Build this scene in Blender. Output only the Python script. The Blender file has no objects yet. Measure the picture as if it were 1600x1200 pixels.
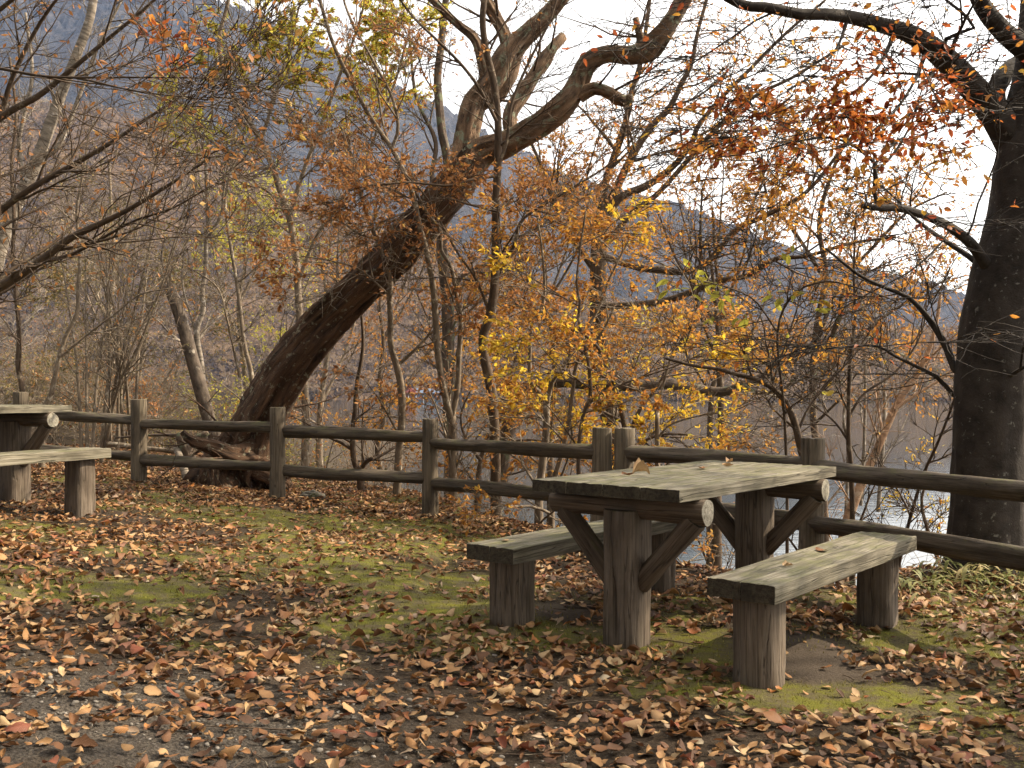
import bpy, math, random
import numpy as np
from mathutils import Matrix, Vector, noise as mn

# ---------------------------------------------------------------- camera, sky, sun, exposure
SC = bpy.context.scene
COL = SC.collection
FPX, PITCH, ROLL, CH = 1582.6, -0.0081, -0.0037, 1.102
cp_, sp_ = math.cos(PITCH), math.sin(PITCH)
cr_, sr_ = math.cos(ROLL), math.sin(ROLL)
CAMP = np.array([0, 0, CH])
FW = np.array([0, cp_, -sp_])
_V = np.array([0, sp_, cp_]); _X = np.array([1.0, 0, 0])
RT = cr_ * _X - sr_ * _V
UPV = sr_ * _X + cr_ * _V
cam = bpy.data.cameras.new('camera')
cam.sensor_width = 36; cam.lens = 36 * FPX / 1600
cam.clip_start = 0.05; cam.clip_end = 20000
camo = bpy.data.objects.new('camera', cam); COL.objects.link(camo)
camo.matrix_world = Matrix(((RT[0], UPV[0], -FW[0], CAMP[0]), (RT[1], UPV[1], -FW[1], CAMP[1]),
                            (RT[2], UPV[2], -FW[2], CAMP[2]), (0, 0, 0, 1)))
SC.camera = camo

SUN_EL, SUN_AZ = math.radians(41), math.radians(78)     # azimuth clockwise from the view direction (+Y)
w = bpy.data.worlds.new('World'); SC.world = w; w.use_nodes = True
nt = w.node_tree; bg = nt.nodes['Background']
sky = nt.nodes.new('ShaderNodeTexSky'); sky.sky_type = 'NISHITA'; sky.sun_disc = False
sky.sun_elevation = SUN_EL; sky.sun_rotation = SUN_AZ; sky.dust_density = 3.0
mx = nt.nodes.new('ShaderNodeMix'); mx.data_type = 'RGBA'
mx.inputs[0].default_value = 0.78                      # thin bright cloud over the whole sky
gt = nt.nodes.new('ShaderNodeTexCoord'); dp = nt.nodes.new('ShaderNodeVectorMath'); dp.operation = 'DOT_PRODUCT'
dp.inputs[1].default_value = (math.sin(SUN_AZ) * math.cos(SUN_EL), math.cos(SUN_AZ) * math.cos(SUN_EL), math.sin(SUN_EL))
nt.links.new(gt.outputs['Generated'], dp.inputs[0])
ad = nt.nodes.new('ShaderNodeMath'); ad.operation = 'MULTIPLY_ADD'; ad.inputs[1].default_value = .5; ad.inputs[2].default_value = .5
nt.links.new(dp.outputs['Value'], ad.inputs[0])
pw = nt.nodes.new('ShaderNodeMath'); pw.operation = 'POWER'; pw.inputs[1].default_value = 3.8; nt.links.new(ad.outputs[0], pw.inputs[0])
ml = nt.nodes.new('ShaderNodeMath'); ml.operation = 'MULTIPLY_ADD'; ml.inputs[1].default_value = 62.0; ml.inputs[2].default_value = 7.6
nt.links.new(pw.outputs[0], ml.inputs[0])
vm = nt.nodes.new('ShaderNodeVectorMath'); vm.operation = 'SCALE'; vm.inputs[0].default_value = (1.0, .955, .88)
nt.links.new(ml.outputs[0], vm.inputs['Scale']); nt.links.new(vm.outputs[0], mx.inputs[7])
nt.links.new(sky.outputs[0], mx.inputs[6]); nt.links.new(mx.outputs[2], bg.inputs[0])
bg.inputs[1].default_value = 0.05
sun = bpy.data.lights.new('sun', 'SUN'); sun.energy = 5.0; sun.angle = math.radians(0.6)
sun.color = (1.0, 0.86, 0.66)
suno = bpy.data.objects.new('sun', sun); COL.objects.link(suno)
sd = Vector((math.sin(SUN_AZ) * math.cos(SUN_EL), math.cos(SUN_AZ) * math.cos(SUN_EL), math.sin(SUN_EL)))
suno.rotation_euler = sd.to_track_quat('Z', 'Y').to_euler()
SC.view_settings.view_transform = 'Standard'; SC.view_settings.look = 'None'
SC.view_settings.gamma = 1; SC.view_settings.use_curve_mapping = False
SC.view_settings.exposure = 1.15
SC.render.engine = 'CYCLES'
SC.cycles.max_bounces = 8; SC.cycles.diffuse_bounces = 3; SC.cycles.glossy_bounces = 3
SC.cycles.transmission_bounces = 4; SC.cycles.volume_bounces = 1
SC.cycles.use_denoising = True

R = np.random.default_rng(7)
random.seed(7)

def P(px, py, d):
    return CAMP + FW * d + RT * ((px - 800) / FPX * d) + UPV * ((600 - py) / FPX * d)

# ---------------------------------------------------------------- node helpers
def new_mat(name):
    m = bpy.data.materials.new(name); m.use_nodes = True
    n = m.node_tree; b = n.nodes['Principled BSDF']
    b.inputs['Specular IOR Level'].default_value = 0.25
    return m, n, b
def node(n, t, **kw):
    x = n.nodes.new(t)
    for k, v in kw.items(): setattr(x, k, v)
    return x
def ramp(n, fac, stops):
    r = node(n, 'ShaderNodeValToRGB'); e = r.color_ramp.elements
    e[0].position, e[0].color = stops[0][0], (*stops[0][1], 1)
    e[1].position, e[1].color = stops[-1][0], (*stops[-1][1], 1)
    for p, c in stops[1:-1]:
        q = e.new(p); q.color = (*c, 1)
    n.links.new(fac, r.inputs[0]); return r.outputs[0]
def noise_tex(n, vec, scale, detail=4, rough=0.6, out=0):
    x = node(n, 'ShaderNodeTexNoise'); x.inputs['Scale'].default_value = scale
    x.inputs['Detail'].default_value = detail; x.inputs['Roughness'].default_value = rough
    if vec is not None: n.links.new(vec, x.inputs['Vector'])
    return x.outputs[out]
def mapping(n, vec, scale=(1, 1, 1), loc=None):
    m = node(n, 'ShaderNodeMapping'); m.inputs['Scale'].default_value = scale
    n.links.new(vec, m.inputs['Vector'])
    if loc is not None: n.links.new(loc, m.inputs['Location'])
    return m.outputs[0]
def mixc(n, fac, a, b, blend='MIX'):
    x = node(n, 'ShaderNodeMix', data_type='RGBA', blend_type=blend)
    for s, v in ((0, fac), (6, a), (7, b)):
        if isinstance(v, (float, int)): x.inputs[s].default_value = v
        elif isinstance(v, tuple): x.inputs[s].default_value = (*v, 1)
        else: n.links.new(v, x.inputs[s])
    return x.outputs[2]
def math_(n, op, a, b=0.0, clamp=False):
    x = node(n, 'ShaderNodeMath', operation=op, use_clamp=clamp)
    for s, v in ((0, a), (1, b)):
        if isinstance(v, (float, int)): x.inputs[s].default_value = v
        else: n.links.new(v, x.inputs[s])
    return x.outputs[0]
def bump(n, b, h, strength, dist):
    x = node(n, 'ShaderNodeBump'); x.inputs['Strength'].default_value = strength
    x.inputs['Distance'].default_value = dist
    n.links.new(h, x.inputs['Height']); n.links.new(x.outputs[0], b.inputs['Normal'])
def attr(n, name):
    a = node(n, 'ShaderNodeAttribute'); a.attribute_name = name; return a
def smooth(n, v, lo, hi):
    x = node(n, 'ShaderNodeMapRange', interpolation_type='SMOOTHSTEP')
    x.inputs[1].default_value = lo; x.inputs[2].default_value = hi
    n.links.new(v, x.inputs[0]); return x.outputs[0]

# ---------------------------------------------------------------- materials
def leaf_material(name, stops, transl=0.45):
    m, n, b = new_mat(name)
    a = attr(n, 'rnd')
    c = ramp(n, a.outputs['Fac'], stops)
    tc = node(n, 'ShaderNodeTexCoord')
    v = noise_tex(n, tc.outputs['Object'], 60, 2)
    c2 = mixc(n, math_(n, 'MULTIPLY', v, 0.5), c, (0.10, 0.05, 0.03))
    n.links.new(c2, b.inputs['Base Color']); b.inputs['Roughness'].default_value = 0.55
    t = node(n, 'ShaderNodeBsdfTranslucent'); n.links.new(c2, t.inputs['Color'])
    mxs = node(n, 'ShaderNodeMixShader'); mxs.inputs[0].default_value = transl
    n.links.new(b.outputs[0], mxs.inputs[1]); n.links.new(t.outputs[0], mxs.inputs[2])
    n.links.new(mxs.outputs[0], n.nodes['Material Output'].inputs['Surface'])
    return m
L_LITTER = leaf_material('litter_leaf', [(0, (.045, .022, .010)), (.15, (.12, .052, .020)), (.34, (.24, .105, .034)), (.52, (.34, .17, .056)),
                                         (.66, (.42, .25, .105)), (.78, (.50, .35, .18)), (.87, (.38, .14, .026)), (.94, (.18, .045, .020)), (1, (.44, .36, .24))], .12)
def add_veins(m):
    n = m.node_tree; b = n.nodes['Principled BSDF']
    u = attr(n, 'lu').outputs['Fac']; v = attr(n, 'lv').outputs['Fac']
    st = math_(n, 'SINE', math_(n, 'MULTIPLY', math_(n, 'SUBTRACT', math_(n, 'MULTIPLY', u, 1.0), math_(n, 'MULTIPLY', math_(n, 'ABSOLUTE', v), .5)), 62.0))
    mid = smooth(n, math_(n, 'ABSOLUTE', v), .02, .0)
    h = math_(n, 'ADD', math_(n, 'MULTIPLY', st, .5), math_(n, 'MULTIPLY', mid, -1.0))
    bump(n, b, h, .55, .0012)
    src = b.inputs['Base Color'].links[0].from_socket
    sp = noise_tex(n, node(n, 'ShaderNodeTexCoord').outputs['Object'], 420, 3)
    c = mixc(n, math_(n, 'MULTIPLY', smooth(n, sp, .55, .7), .55), src, (.05, .028, .016))
    c = mixc(n, math_(n, 'MULTIPLY', smooth(n, math_(n, 'ABSOLUTE', v), .45, 1.0), .35), c, (.09, .045, .02))
    n.links.new(c, b.inputs['Base Color'])
add_veins(L_LITTER)
L_ORANGE = leaf_material('orange_leaf', [(0, (.26, .095, .022)), (.35, (.46, .19, .035)), (.7, (.60, .30, .045)), (1, (.66, .42, .06))], .58)
L_BROWN = leaf_material('copper_leaf', [(0, (.21, .085, .03)), (.5, (.40, .17, .05)), (.85, (.52, .26, .08)), (1, (.6, .40, .1))], .45)
L_YELLOW = leaf_material('yellow_leaf', [(0, (.5, .24, .03)), (.4, (.68, .42, .035)), (.8, (.80, .60, .05)), (1, (.55, .52, .07))], .58)
L_RED = leaf_material('red_leaf', [(0, (.22, .04, .018)), (.5, (.42, .105, .025)), (.85, (.55, .20, .035)), (1, (.6, .30, .05))], .55)
L_GREEN = leaf_material('olive_leaf', [(0, (.28, .28, .045)), (.45, (.48, .46, .06)), (.75, (.62, .54, .08)), (1, (.55, .32, .05))], .62)
L_BUSH = leaf_material('bush_leaf', [(0, (.07, .08, .025)), (.4, (.16, .15, .045)), (.7, (.30, .20, .06)), (1, (.36, .14, .05))], .3)
L_BAMBOO = leaf_material('bamboo_leaf', [(0, (.10, .13, .03)), (.5, (.22, .24, .07)), (1, (.45, .36, .18))], .3)

def bark_material(name, dark, light, lichen, lich_amt, vscale=(14, 14, 3), bstr=0.8, bdist=0.012, lsc=7, bc=True):
    m, n, b = new_mat(name)
    tc = node(n, 'ShaderNodeTexCoord'); v = tc.outputs['Object']
    mv = mapping(n, attr(n, 'bc').outputs['Vector'] if bc else v, vscale)
    h = noise_tex(n, mv, 1.0, 8, .65)
    c = ramp(n, h, [(.32, dark), (.62, light)])
    l = noise_tex(n, v, lsc, 6, .65)
    lm = smooth(n, l, .62 - lich_amt * .25, .70 - lich_amt * .2)
    c = mixc(n, lm, c, lichen)
    n.links.new(c, b.inputs['Base Color']); b.inputs['Roughness'].default_value = 0.9
    hh = math_(n, 'ADD', h, math_(n, 'MULTIPLY', noise_tex(n, v, 90, 3), .3))
    bump(n, b, hh, bstr, bdist)
    return m
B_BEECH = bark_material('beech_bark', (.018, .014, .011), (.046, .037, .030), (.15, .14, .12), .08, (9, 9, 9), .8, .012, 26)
B_DEAD = bark_material('flaking_bark', (.014, .009, .006), (.115, .064, .036), (.21, .19, .13), .22, (26, 26, 3.2), 1.0, .035, 16)
B_MOTTLED = bark_material('mottled_bark', (.022, .014, .009), (.20, .125, .075), (.17, .18, .12), .35, (15, 15, 5), 1.0, .03, 9)
B_GREY = bark_material('grey_bark', (.065, .048, .033), (.19, .145, .10), (.30, .26, .20), .25, (40, 40, 9), .5, .004, 14)
B_BROWN = bark_material('brown_bark', (.035, .024, .016), (.10, .068, .044), (.18, .145, .10), .2, (40, 40, 9), .5, .004, 14)
B_PALE = bark_material('birch_bark', (.05, .038, .028), (.24, .20, .155), (.38, .34, .29), .2, (5, 5, 24), .4, .004, 10)
B_SNAG = bark_material('snag_bark', (.03, .022, .016), (.13, .10, .075), (.30, .26, .21), .1, (16, 16, 9), .8, .01, 8)
B_TAN = bark_material('tan_bark', (.16, .09, .05), (.32, .20, .12), (.35, .26, .18), .3, (12, 12, 30), .4, .004, 10)
B_ROTTEN = bark_material('rotten_bark', (.035, .028, .022), (.12, .085, .06), (.14, .15, .09), .35, (25, 25, 5), 1.0, .02, 7)

def wood_material(name, dark, mid, light, moss_amt, end=False, grain=(1.6, 45, 45)):
    m, n, b = new_mat(name)
    tc = node(n, 'ShaderNodeTexCoord'); oi = node(n, 'ShaderNodeObjectInfo')
    cmb = node(n, 'ShaderNodeCombineXYZ')
    for i in range(3): n.links.new(math_(n, 'MULTIPLY', oi.outputs['Random'], 37.0 + 11 * i), cmb.inputs[i])
    if end:
        v = mapping(n, tc.outputs['Object'], (1, 1, 1), cmb.outputs[0])
        h = noise_tex(n, v, 45, 6, .7)
    else:
        v = mapping(n, tc.outputs['Object'], grain, cmb.outputs[0])
        wv = node(n, 'ShaderNodeTexNoise'); wv.inputs['Scale'].default_value = 1; wv.inputs['Detail'].default_value = 7
        wv.inputs['Roughness'].default_value = .62; wv.inputs['Distortion'].default_value = .4
        n.links.new(v, wv.inputs['Vector']); h = wv.outputs[0]
    c = ramp(n, h, [(.28, dark), (.5, mid), (.72, light)])
    fs = noise_tex(n, mapping(n, tc.outputs['Object'], (3.0, 150, 150) if not end else (70, 70, 70), cmb.outputs[0]), 1, 4, .6)
    c = mixc(n, smooth(n, fs, .42, .70), c, mixc(n, .5, dark, light))
    c = mixc(n, math_(n, 'MULTIPLY', smooth(n, math_(n, 'SUBTRACT', 1.0, fs), .50, .66), .55), c, dark)
    ck = noise_tex(n, mapping(n, tc.outputs['Object'], (1.1, 26, 26), cmb.outputs[0]), 1, 2, .5)
    ckm = smooth(n, math_(n, 'ABSOLUTE', math_(n, 'ADD', ck, -.5)), .014, .003)
    c = mixc(n, math_(n, 'MULTIPLY', ckm, .0 if end else .55), c, tuple(k * .4 for k in dark))
    v2 = mapping(n, tc.outputs['Object'], (2.2, 5, 5), cmb.outputs[0])
    big = noise_tex(n, v2, 1.5, 5, .6)
    c = mixc(n, smooth(n, big, .42, .68), c, mixc(n, 0.6, c, dark))
    if moss_amt > 0:
        gm = node(n, 'ShaderNodeNewGeometry'); sx = node(n, 'ShaderNodeSeparateXYZ')
        n.links.new(gm.outputs['Normal'], sx.inputs[0])
        upf = smooth(n, sx.outputs[2], .1, .9)
        mo = noise_tex(n, mapping(n, tc.outputs['Object'], (4, 11, 11), cmb.outputs[0]), 1.3, 8, .72)
        mm = math_(n, 'MULTIPLY', smooth(n, mo, .58 - moss_amt * .2, .70 - moss_amt * .1), math_(n, 'ADD', math_(n, 'MULTIPLY', upf, .8), .12), True)
        c = mixc(n, math_(n, 'MULTIPLY', mm, .75), c, (.10, .098, .038))
    n.links.new(c, b.inputs['Base Color']); b.inputs['Roughness'].default_value = .85
    fine = noise_tex(n, mapping(n, tc.outputs['Object'], (6, 170, 170), cmb.outputs[0]), 1, 3)
    hs_ = math_(n, 'SUBTRACT', math_(n, 'ADD', h, math_(n, 'MULTIPLY', fine, .5)), math_(n, 'MULTIPLY', ckm, .0 if end else .8))
    bump(n, b, hs_, 1.0, .007)
    return m
W_TOP = wood_material('weathered_plank', (.040, .033, .022), (.155, .135, .095), (.33, .295, .225), .85)
W_END = wood_material('weathered_end_grain', (.016, .012, .008), (.045, .034, .020), (.105, .088, .055), .0, True)
W_LEG = wood_material('weathered_post', (.042, .030, .020), (.140, .106, .076), (.235, .190, .145), .3, grain=(1.6, 38, 38))
W_LOG = wood_material('brown_log', (.045, .031, .020), (.12, .086, .058), (.22, .168, .12), .2)
W_CUT = wood_material('pale_log_end', (.09, .078, .055), (.26, .235, .18), (.44, .40, .33), .0, True)
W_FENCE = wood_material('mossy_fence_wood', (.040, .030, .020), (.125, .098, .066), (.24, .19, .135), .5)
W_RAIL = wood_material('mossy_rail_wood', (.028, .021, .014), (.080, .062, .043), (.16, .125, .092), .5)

# ---------------------------------------------------------------- mesh helpers
def finish(name, me, mats, parent=None, label=None, cat=None, group=None, kind=None, loc=None):
    o = bpy.data.objects.new(name, me); COL.objects.link(o)
    for m in (mats if isinstance(mats, (list, tuple)) else [mats]):
        if m and me is not None and m.name not in [x.name for x in me.materials if x]: me.materials.append(m)
    if parent: o.parent = parent
    if loc is not None: o.location = loc
    tag(o, label, cat, group, kind)
    return o
def tag(o, label=None, cat=None, group=None, kind=None):
    if label: o['label'] = label
    if cat: o['category'] = cat
    if group: o['group'] = group
    if kind: o['kind'] = kind
    return o
def empty(name, loc, label, cat, group=None, rz=0):
    o = bpy.data.objects.new(name, None); COL.objects.link(o)
    o.location = loc; o.rotation_euler = (0, 0, rz); o.empty_display_size = .2
    return tag(o, label, cat, group)
def np_mesh(name, verts, faces, attrs=None, smooth_=False, mat_idx=None):
    """faces: int array (F,k)"""
    me = bpy.data.meshes.new(name)
    verts = np.ascontiguousarray(verts, dtype=np.float32); faces = np.ascontiguousarray(faces, dtype=np.int32)
    F, k = faces.shape
    me.vertices.add(len(verts)); me.vertices.foreach_set('co', verts.ravel())
    me.loops.add(F * k); me.loops.foreach_set('vertex_index', faces.ravel())
    me.polygons.add(F); me.polygons.foreach_set('loop_start', np.arange(F, dtype=np.int32) * k)
    me.polygons.foreach_set('use_smooth', np.full(F, smooth_, dtype=bool))
    if mat_idx is not None: me.polygons.foreach_set('material_index', np.ascontiguousarray(mat_idx, dtype=np.int32))
    for a, v in (attrs or {}).items():
        v = np.ascontiguousarray(v, dtype=np.float32)
        if v.ndim == 2: me.attributes.new(a, 'FLOAT_VECTOR', 'POINT').data.foreach_set('vector', v.ravel())
        else: me.attributes.new(a, 'FLOAT', 'POINT').data.foreach_set('value', v)
    me.update(calc_edges=True); return me
def nrm(v):
    return v / np.maximum(np.linalg.norm(v, axis=-1, keepdims=True), 1e-9)
def tubes(pts, rad, k):
    """pts (M,n,3), rad (M,n) or (M,n,k) -> verts, quads"""
    M, n, _ = pts.shape
    t = nrm(np.gradient(pts, axis=1))
    mean = nrm(pts[:, -1] - pts[:, 0])
    ref = np.where(np.abs(mean[:, 2:3]) < .8, np.array([[0, 0, 1.0]]), np.array([[0, 1.0, 0.1]]))
    n1 = nrm(np.cross(t, ref[:, None, :])); n2 = np.cross(t, n1)
    a = np.linspace(0, 2 * np.pi, k, endpoint=False)
    if rad.ndim == 2: rad = rad[:, :, None]
    ca = np.cos(a)[None, None, :, None]; sa = np.sin(a)[None, None, :, None]
    v = pts[:, :, None, :] + rad[..., None] * (ca * n1[:, :, None, :] + sa * n2[:, :, None, :])
    idx = np.arange(M * n * k).reshape(M, n, k)
    A = idx[:, :-1]; B = idx[:, 1:]
    q = np.stack([A, np.roll(A, -1, 2), np.roll(B, -1, 2), B], -1).reshape(-1, 4)
    return v.reshape(-1, 3), q
def catmull(pts, n):
    p = np.asarray(pts, float)
    if len(p) == 2: return p[0] + (p[1] - p[0]) * np.linspace(0, 1, n)[:, None]
    d = np.concatenate([[0], np.cumsum(np.maximum(np.linalg.norm(np.diff(p[:, :3], axis=0), axis=1), 1e-6))])
    q = np.vstack([2 * p[0] - p[1], p, 2 * p[-1] - p[-2]])
    s = np.linspace(0, d[-1] * .99999, n); i = np.clip(np.searchsorted(d, s, 'right') - 1, 0, len(p) - 2)
    u = ((s - d[i]) / (d[i + 1] - d[i]))[:, None]
    a, b, c, e = q[i], q[i + 1], q[i + 2], q[i + 3]
    return .5 * (2 * b + (c - a) * u + (2 * a - 5 * b + 4 * c - e) * u ** 2 + (-a + 3 * b - 3 * c + e) * u ** 3)

# ---------------------------------------------------------------- ground height
def softp(v, k=.5): return k * np.log1p(np.exp(np.clip(v / k, -30, 30)))
CX = [-60, -20, -9, -5, -3.3, -2.0, -1, 0, .8, 1.25, 2.0, 2.3, 2.6, 3.5, 6, 10, 40]
CY = [55, 34, 21, 15.5, 13.4, 11.9, 10.9, 9.2, 7.6, 6.7, 6.05, 6.05, 6.7, 7.1, 5.4, 3, -12]
WATER = -2.6
def gz(x, y):
    x = np.asarray(x, float); y = np.asarray(y, float)
    g = .085 * softp(-x - .7, .3) * np.clip(1 - .1 * (y - 7.5), .55, 1.15)
    g = np.minimum(g, .5) - .03 * np.clip(y - 5, 0, 1.5) * (x > -.5)
    g = g + .018 * np.sin(x * 2.1 + 1) * np.sin(y * 1.7) + .010 * np.sin(x * 5.3 + y * 3.1) + .006 * np.sin(x * 9.7 - y * 8.3)
    c = np.interp(x, CX, CY)
    e = y - c
    g = g - .52 * softp(e - .1, .18) + .25 * np.exp(-((x - 2.95) ** 2 + (y - 6.2) ** 2) / .25) * .25
    g = np.maximum(g, WATER - 2.5)
    return g

def vnoise(x, y, s, oct=3, seed=0):
    out = np.zeros(len(x))
    for i, (a, b) in enumerate(zip(x, y)):
        out[i] = mn.fractal(Vector((a * s + seed, b * s - seed, seed)), 0.7, 2.0, oct)
    return out
def moss_field(x, y):
    x = np.atleast_1d(np.asarray(x, float)); y = np.atleast_1d(np.asarray(y, float))
    v = vnoise(x, y * 1.3, .95, 4, 3.3) * .8 + .05
    v += .50 * np.exp(-((x + .9) ** 2 / 1.6 + (y - 5.9) ** 2 / 1.3)) + .5 * np.exp(-((x - .75) ** 2 / .4 + (y - 3.75) ** 2 / .06))
    v += .3 * np.exp(-((x + .6) ** 2 / 2 + (y - 8.0) ** 2 / .8)) + .45 * np.exp(-((x - 1.6) ** 2 / .5 + (y - 5.3) ** 2 / .5))
    v += .35 * np.exp(-((x - .1) ** 2 / .9 + (y - 4.4) ** 2 / .3))
    v -= .85 * np.exp(-((x + 1.3) ** 2 / .9 + (y - 3.3) ** 2 / .45)) 
    return v

# ---------------------------------------------------------------- ground
def build_ground():
    xs = np.concatenate([np.linspace(-700, -62, 14), np.linspace(-60, -11, 50), np.linspace(-10, 8, 241), np.linspace(8.6, 60, 45), np.linspace(64, 700, 12)])
    ys = np.concatenate([np.linspace(-300, -22, 8), np.linspace(-20, 1.4, 30), np.linspace(1.5, 15, 181), np.linspace(15.3, 80, 90)])
    X, Y = np.meshgrid(xs, ys); x = X.ravel(); y = Y.ravel()
    z = gz(x, y)
    fine = (x > -10) & (x < 8) & (y > 1) & (y < 15)
    mo = np.zeros(len(x)); gr = np.zeros(len(x))
    mo[fine] = moss_field(x[fine], y[fine])
    gr = 1.1 * np.exp(-((x + 1.3) ** 2 / 1.6 + (y - 3.2) ** 2 / .6))
    dirt = np.exp(-((x - 1.22) ** 2 / .10 + (y - 4.35) ** 2 / .35)) + .8 * np.exp(-((x - .25) ** 2 / .12 + (y - 5.1) ** 2 / .1))
    z[fine] += .012 * np.clip(mo[fine], 0, 1)
    ny, nx = X.shape; i = np.arange(nx * ny).reshape(ny, nx)
    q = np.stack([i[:-1, :-1], i[:-1, 1:], i[1:, 1:], i[1:, :-1]], -1).reshape(-1, 4)
    me = np_mesh('ground', np.stack([x, y, z], -1), q, {'moss': mo, 'gravel': gr, 'dirt': dirt}, True)
    m, n, b = new_mat('mossy_soil')
    tc = node(n, 'ShaderNodeTexCoord'); v = tc.outputs['Object']
    n1 = noise_tex(n, v, 9, 8, .7); n2 = noise_tex(n, v, 70, 5, .7); n3 = noise_tex(n, v, 260, 3, .6)
    soil = ramp(n, n2, [(.3, (.018, .012, .008)), (.55, (.045, .032, .021)), (.75, (.095, .071, .050))])
    vo = node(n, 'ShaderNodeTexVoronoi'); vo.inputs['Scale'].default_value = 70; n.links.new(v, vo.inputs['Vector'])
    gcol = mixc(n, smooth(n, vo.outputs['Distance'], .1, .5), mixc(n, .88, vo.outputs['Color'], (.16, .13, .098)), (.10, .078, .056))
    hs = node(n, 'ShaderNodeHueSaturation'); hs.inputs['Saturation'].default_value = .35; hs.inputs['Value'].default_value = .55
    n.links.new(gcol, hs.inputs['Color'])
    ga = attr(n, 'gravel'); gmask = smooth(n, math_(n, 'ADD', ga.outputs['Fac'], math_(n, 'MULTIPLY', math_(n, 'ADD', n1, -.5), 1.6)), .35, 1.0)
    gc2 = mixc(n, smooth(n, n2, .35, .65), (.042, .033, .024), (.115, .092, .069))
    c = mixc(n, math_(n, 'MULTIPLY', gmask, .85), soil, mixc(n, .35, gc2, hs.outputs[0]))
    moss = ramp(n, n3, [(.3, (.05, .050, .008)), (.6, (.135, .130, .018)), (.8, (.24, .215, .038))])
    moss = mixc(n, smooth(n, n1, .38, .62), moss, mixc(n, n2, (.04, .032, .018), (.13, .105, .055)))
    ma = attr(n, 'moss')
    mmask = smooth(n, math_(n, 'ADD', ma.outputs['Fac'], math_(n, 'MULTIPLY', math_(n, 'ADD', n2, -.5), 1.4)), .08, .38)
    c = mixc(n, mmask, c, moss)
    da = attr(n, 'dirt')
    c = mixc(n, smooth(n, math_(n, 'ADD', da.outputs['Fac'], math_(n, 'MULTIPLY', math_(n, 'ADD', n2, -.5), .8)), .3, .7), c, mixc(n, n2, (.035, .026, .018), (.105, .082, .062)))
    n.links.new(c, b.inputs['Base Color']); b.inputs['Roughness'].default_value = .95
    b.inputs['Specular IOR Level'].default_value = .1
    hh = math_(n, 'ADD', math_(n, 'MULTIPLY', n2, 1.0), math_(n, 'MULTIPLY', n3, .5))
    hh = math_(n, 'SUBTRACT', hh, math_(n, 'MULTIPLY', math_(n, 'MULTIPLY', vo.outputs['Distance'], gmask), 1.2))
    bump(n, b, hh, 1.0, .012)
    return finish('ground', me, m, kind='structure')
ground = build_ground()

# ---------------------------------------------------------------- lake
def build_lake():
    v = np.array([[-2600, -400, WATER], [2600, -400, WATER], [2600, 1500, WATER], [-2600, 1500, WATER]], float)
    me = np_mesh('lake', v, np.array([[0, 1, 2, 3]]))
    m, n, b = new_mat('lake_water')
    b.inputs['Base Color'].default_value = (.018, .026, .028, 1); b.inputs['Roughness'].default_value = .06
    b.inputs['Specular IOR Level'].default_value = .5; b.inputs['IOR'].default_value = 1.45
    tc = node(n, 'ShaderNodeTexCoord')
    a = noise_tex(n, mapping(n, tc.outputs['Object'], (.8, 2.4, 1)), 1.0, 5, .6)
    c = noise_tex(n, mapping(n, tc.outputs['Object'], (.09, .22, 1)), 1.0, 3, .6)
    bump(n, b, math_(n, 'ADD', a, math_(n, 'MULTIPLY', c, 1.2)), .20, .034)
    finish('lake', me, m, kind='structure')
build_lake()

# ---------------------------------------------------------------- hills
def ridge(stops):
    xs = [a for a, _ in stops]; ys = [b for _, b in stops]
    return lambda px: np.interp(px, xs, ys)
RA = ridge([(-4000, 60), (-900, -60), (-300, -60), (200, -10), (270, 18), (330, 40), (430, 72), (520, 112), (600, 150), (700, 195), (850, 282), (950, 325),
            (1025, 362), (1080, 385), (1180, 430), (1300, 470), (1400, 488), (1500, 503), (1600, 512), (2000, 545), (3500, 575), (6000, 560)])
RB = ridge([(-4000, 250), (-900, 170), (0, 188), (150, 200), (250, 222), (400, 285), (500, 335), (600, 378), (700, 415), (850, 455), (1000, 490), (1150, 512),
            (1300, 520), (1450, 528), (1700, 538), (2500, 560), (6000, 570)])
def hill_h(az_px, r, rf, r0, r1, namp, seed):
    """height of a hill flank at radius r (r0 shore, r1 crest)"""
    crest = CH + (613 - rf(az_px)) / FPX * r1
    t = np.clip((r - r0) / (r1 - r0), -.2, 1)
    h = (WATER - .5) + (crest - WATER) * np.sin(np.clip(t, 0, 1) * np.pi / 2) ** 1.15 * np.where(t < 0, 0, 1)
    h = h - np.clip(-t, 0, 1) * 10
    back = np.clip(r - r1, 0, None)
    return h - back * .5
def build_hill(name, rf, r0, r1, r2, nr, namp, seed, mat):
    px = np.concatenate([np.linspace(-3800, -420, 60), np.linspace(-400, 2000, 420), np.linspace(2030, 5600, 60)])
    rr = np.concatenate([np.linspace(r0 - 20, r1, nr), np.linspace(r1 * 1.02, r2, 6)])
    A, Q = np.meshgrid(px, rr); a = A.ravel(); r = Q.ravel()
    z = hill_h(a, r, rf, r0, r1, namp, seed)
    dx = (a - 800) / FPX
    x = dx * r; y = r * np.ones_like(dx)
    t = np.clip((r - r0) / (r1 - r0), 0, 1)
    nv = np.array([mn.fractal(Vector((p * .006 * 300 / r1 * 1.5, q * .006 * 300 / r1 * 1.5, seed)), .8, 2.1, 5) for p, q in zip(x, y)])
    z = z + nv * namp * (np.sin(t * np.pi) * .8 + .12) * np.where(r > r0, 1, 0)
    z = z + R.uniform(-1, 1, len(z)) * (r1 / 1800) * 7 * (t > .55)
    ny, nx = A.shape; i = np.arange(nx * ny).reshape(ny, nx)
    q = np.stack([i[:-1, :-1], i[:-1, 1:], i[1:, 1:], i[1:, :-1]], -1).reshape(-1, 4)
    me = np_mesh(name, np.stack([x, y, z], -1), q, None, True)
    finish(name, me, mat, kind='structure')
    return a, x, y, z, nx, ny
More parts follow.
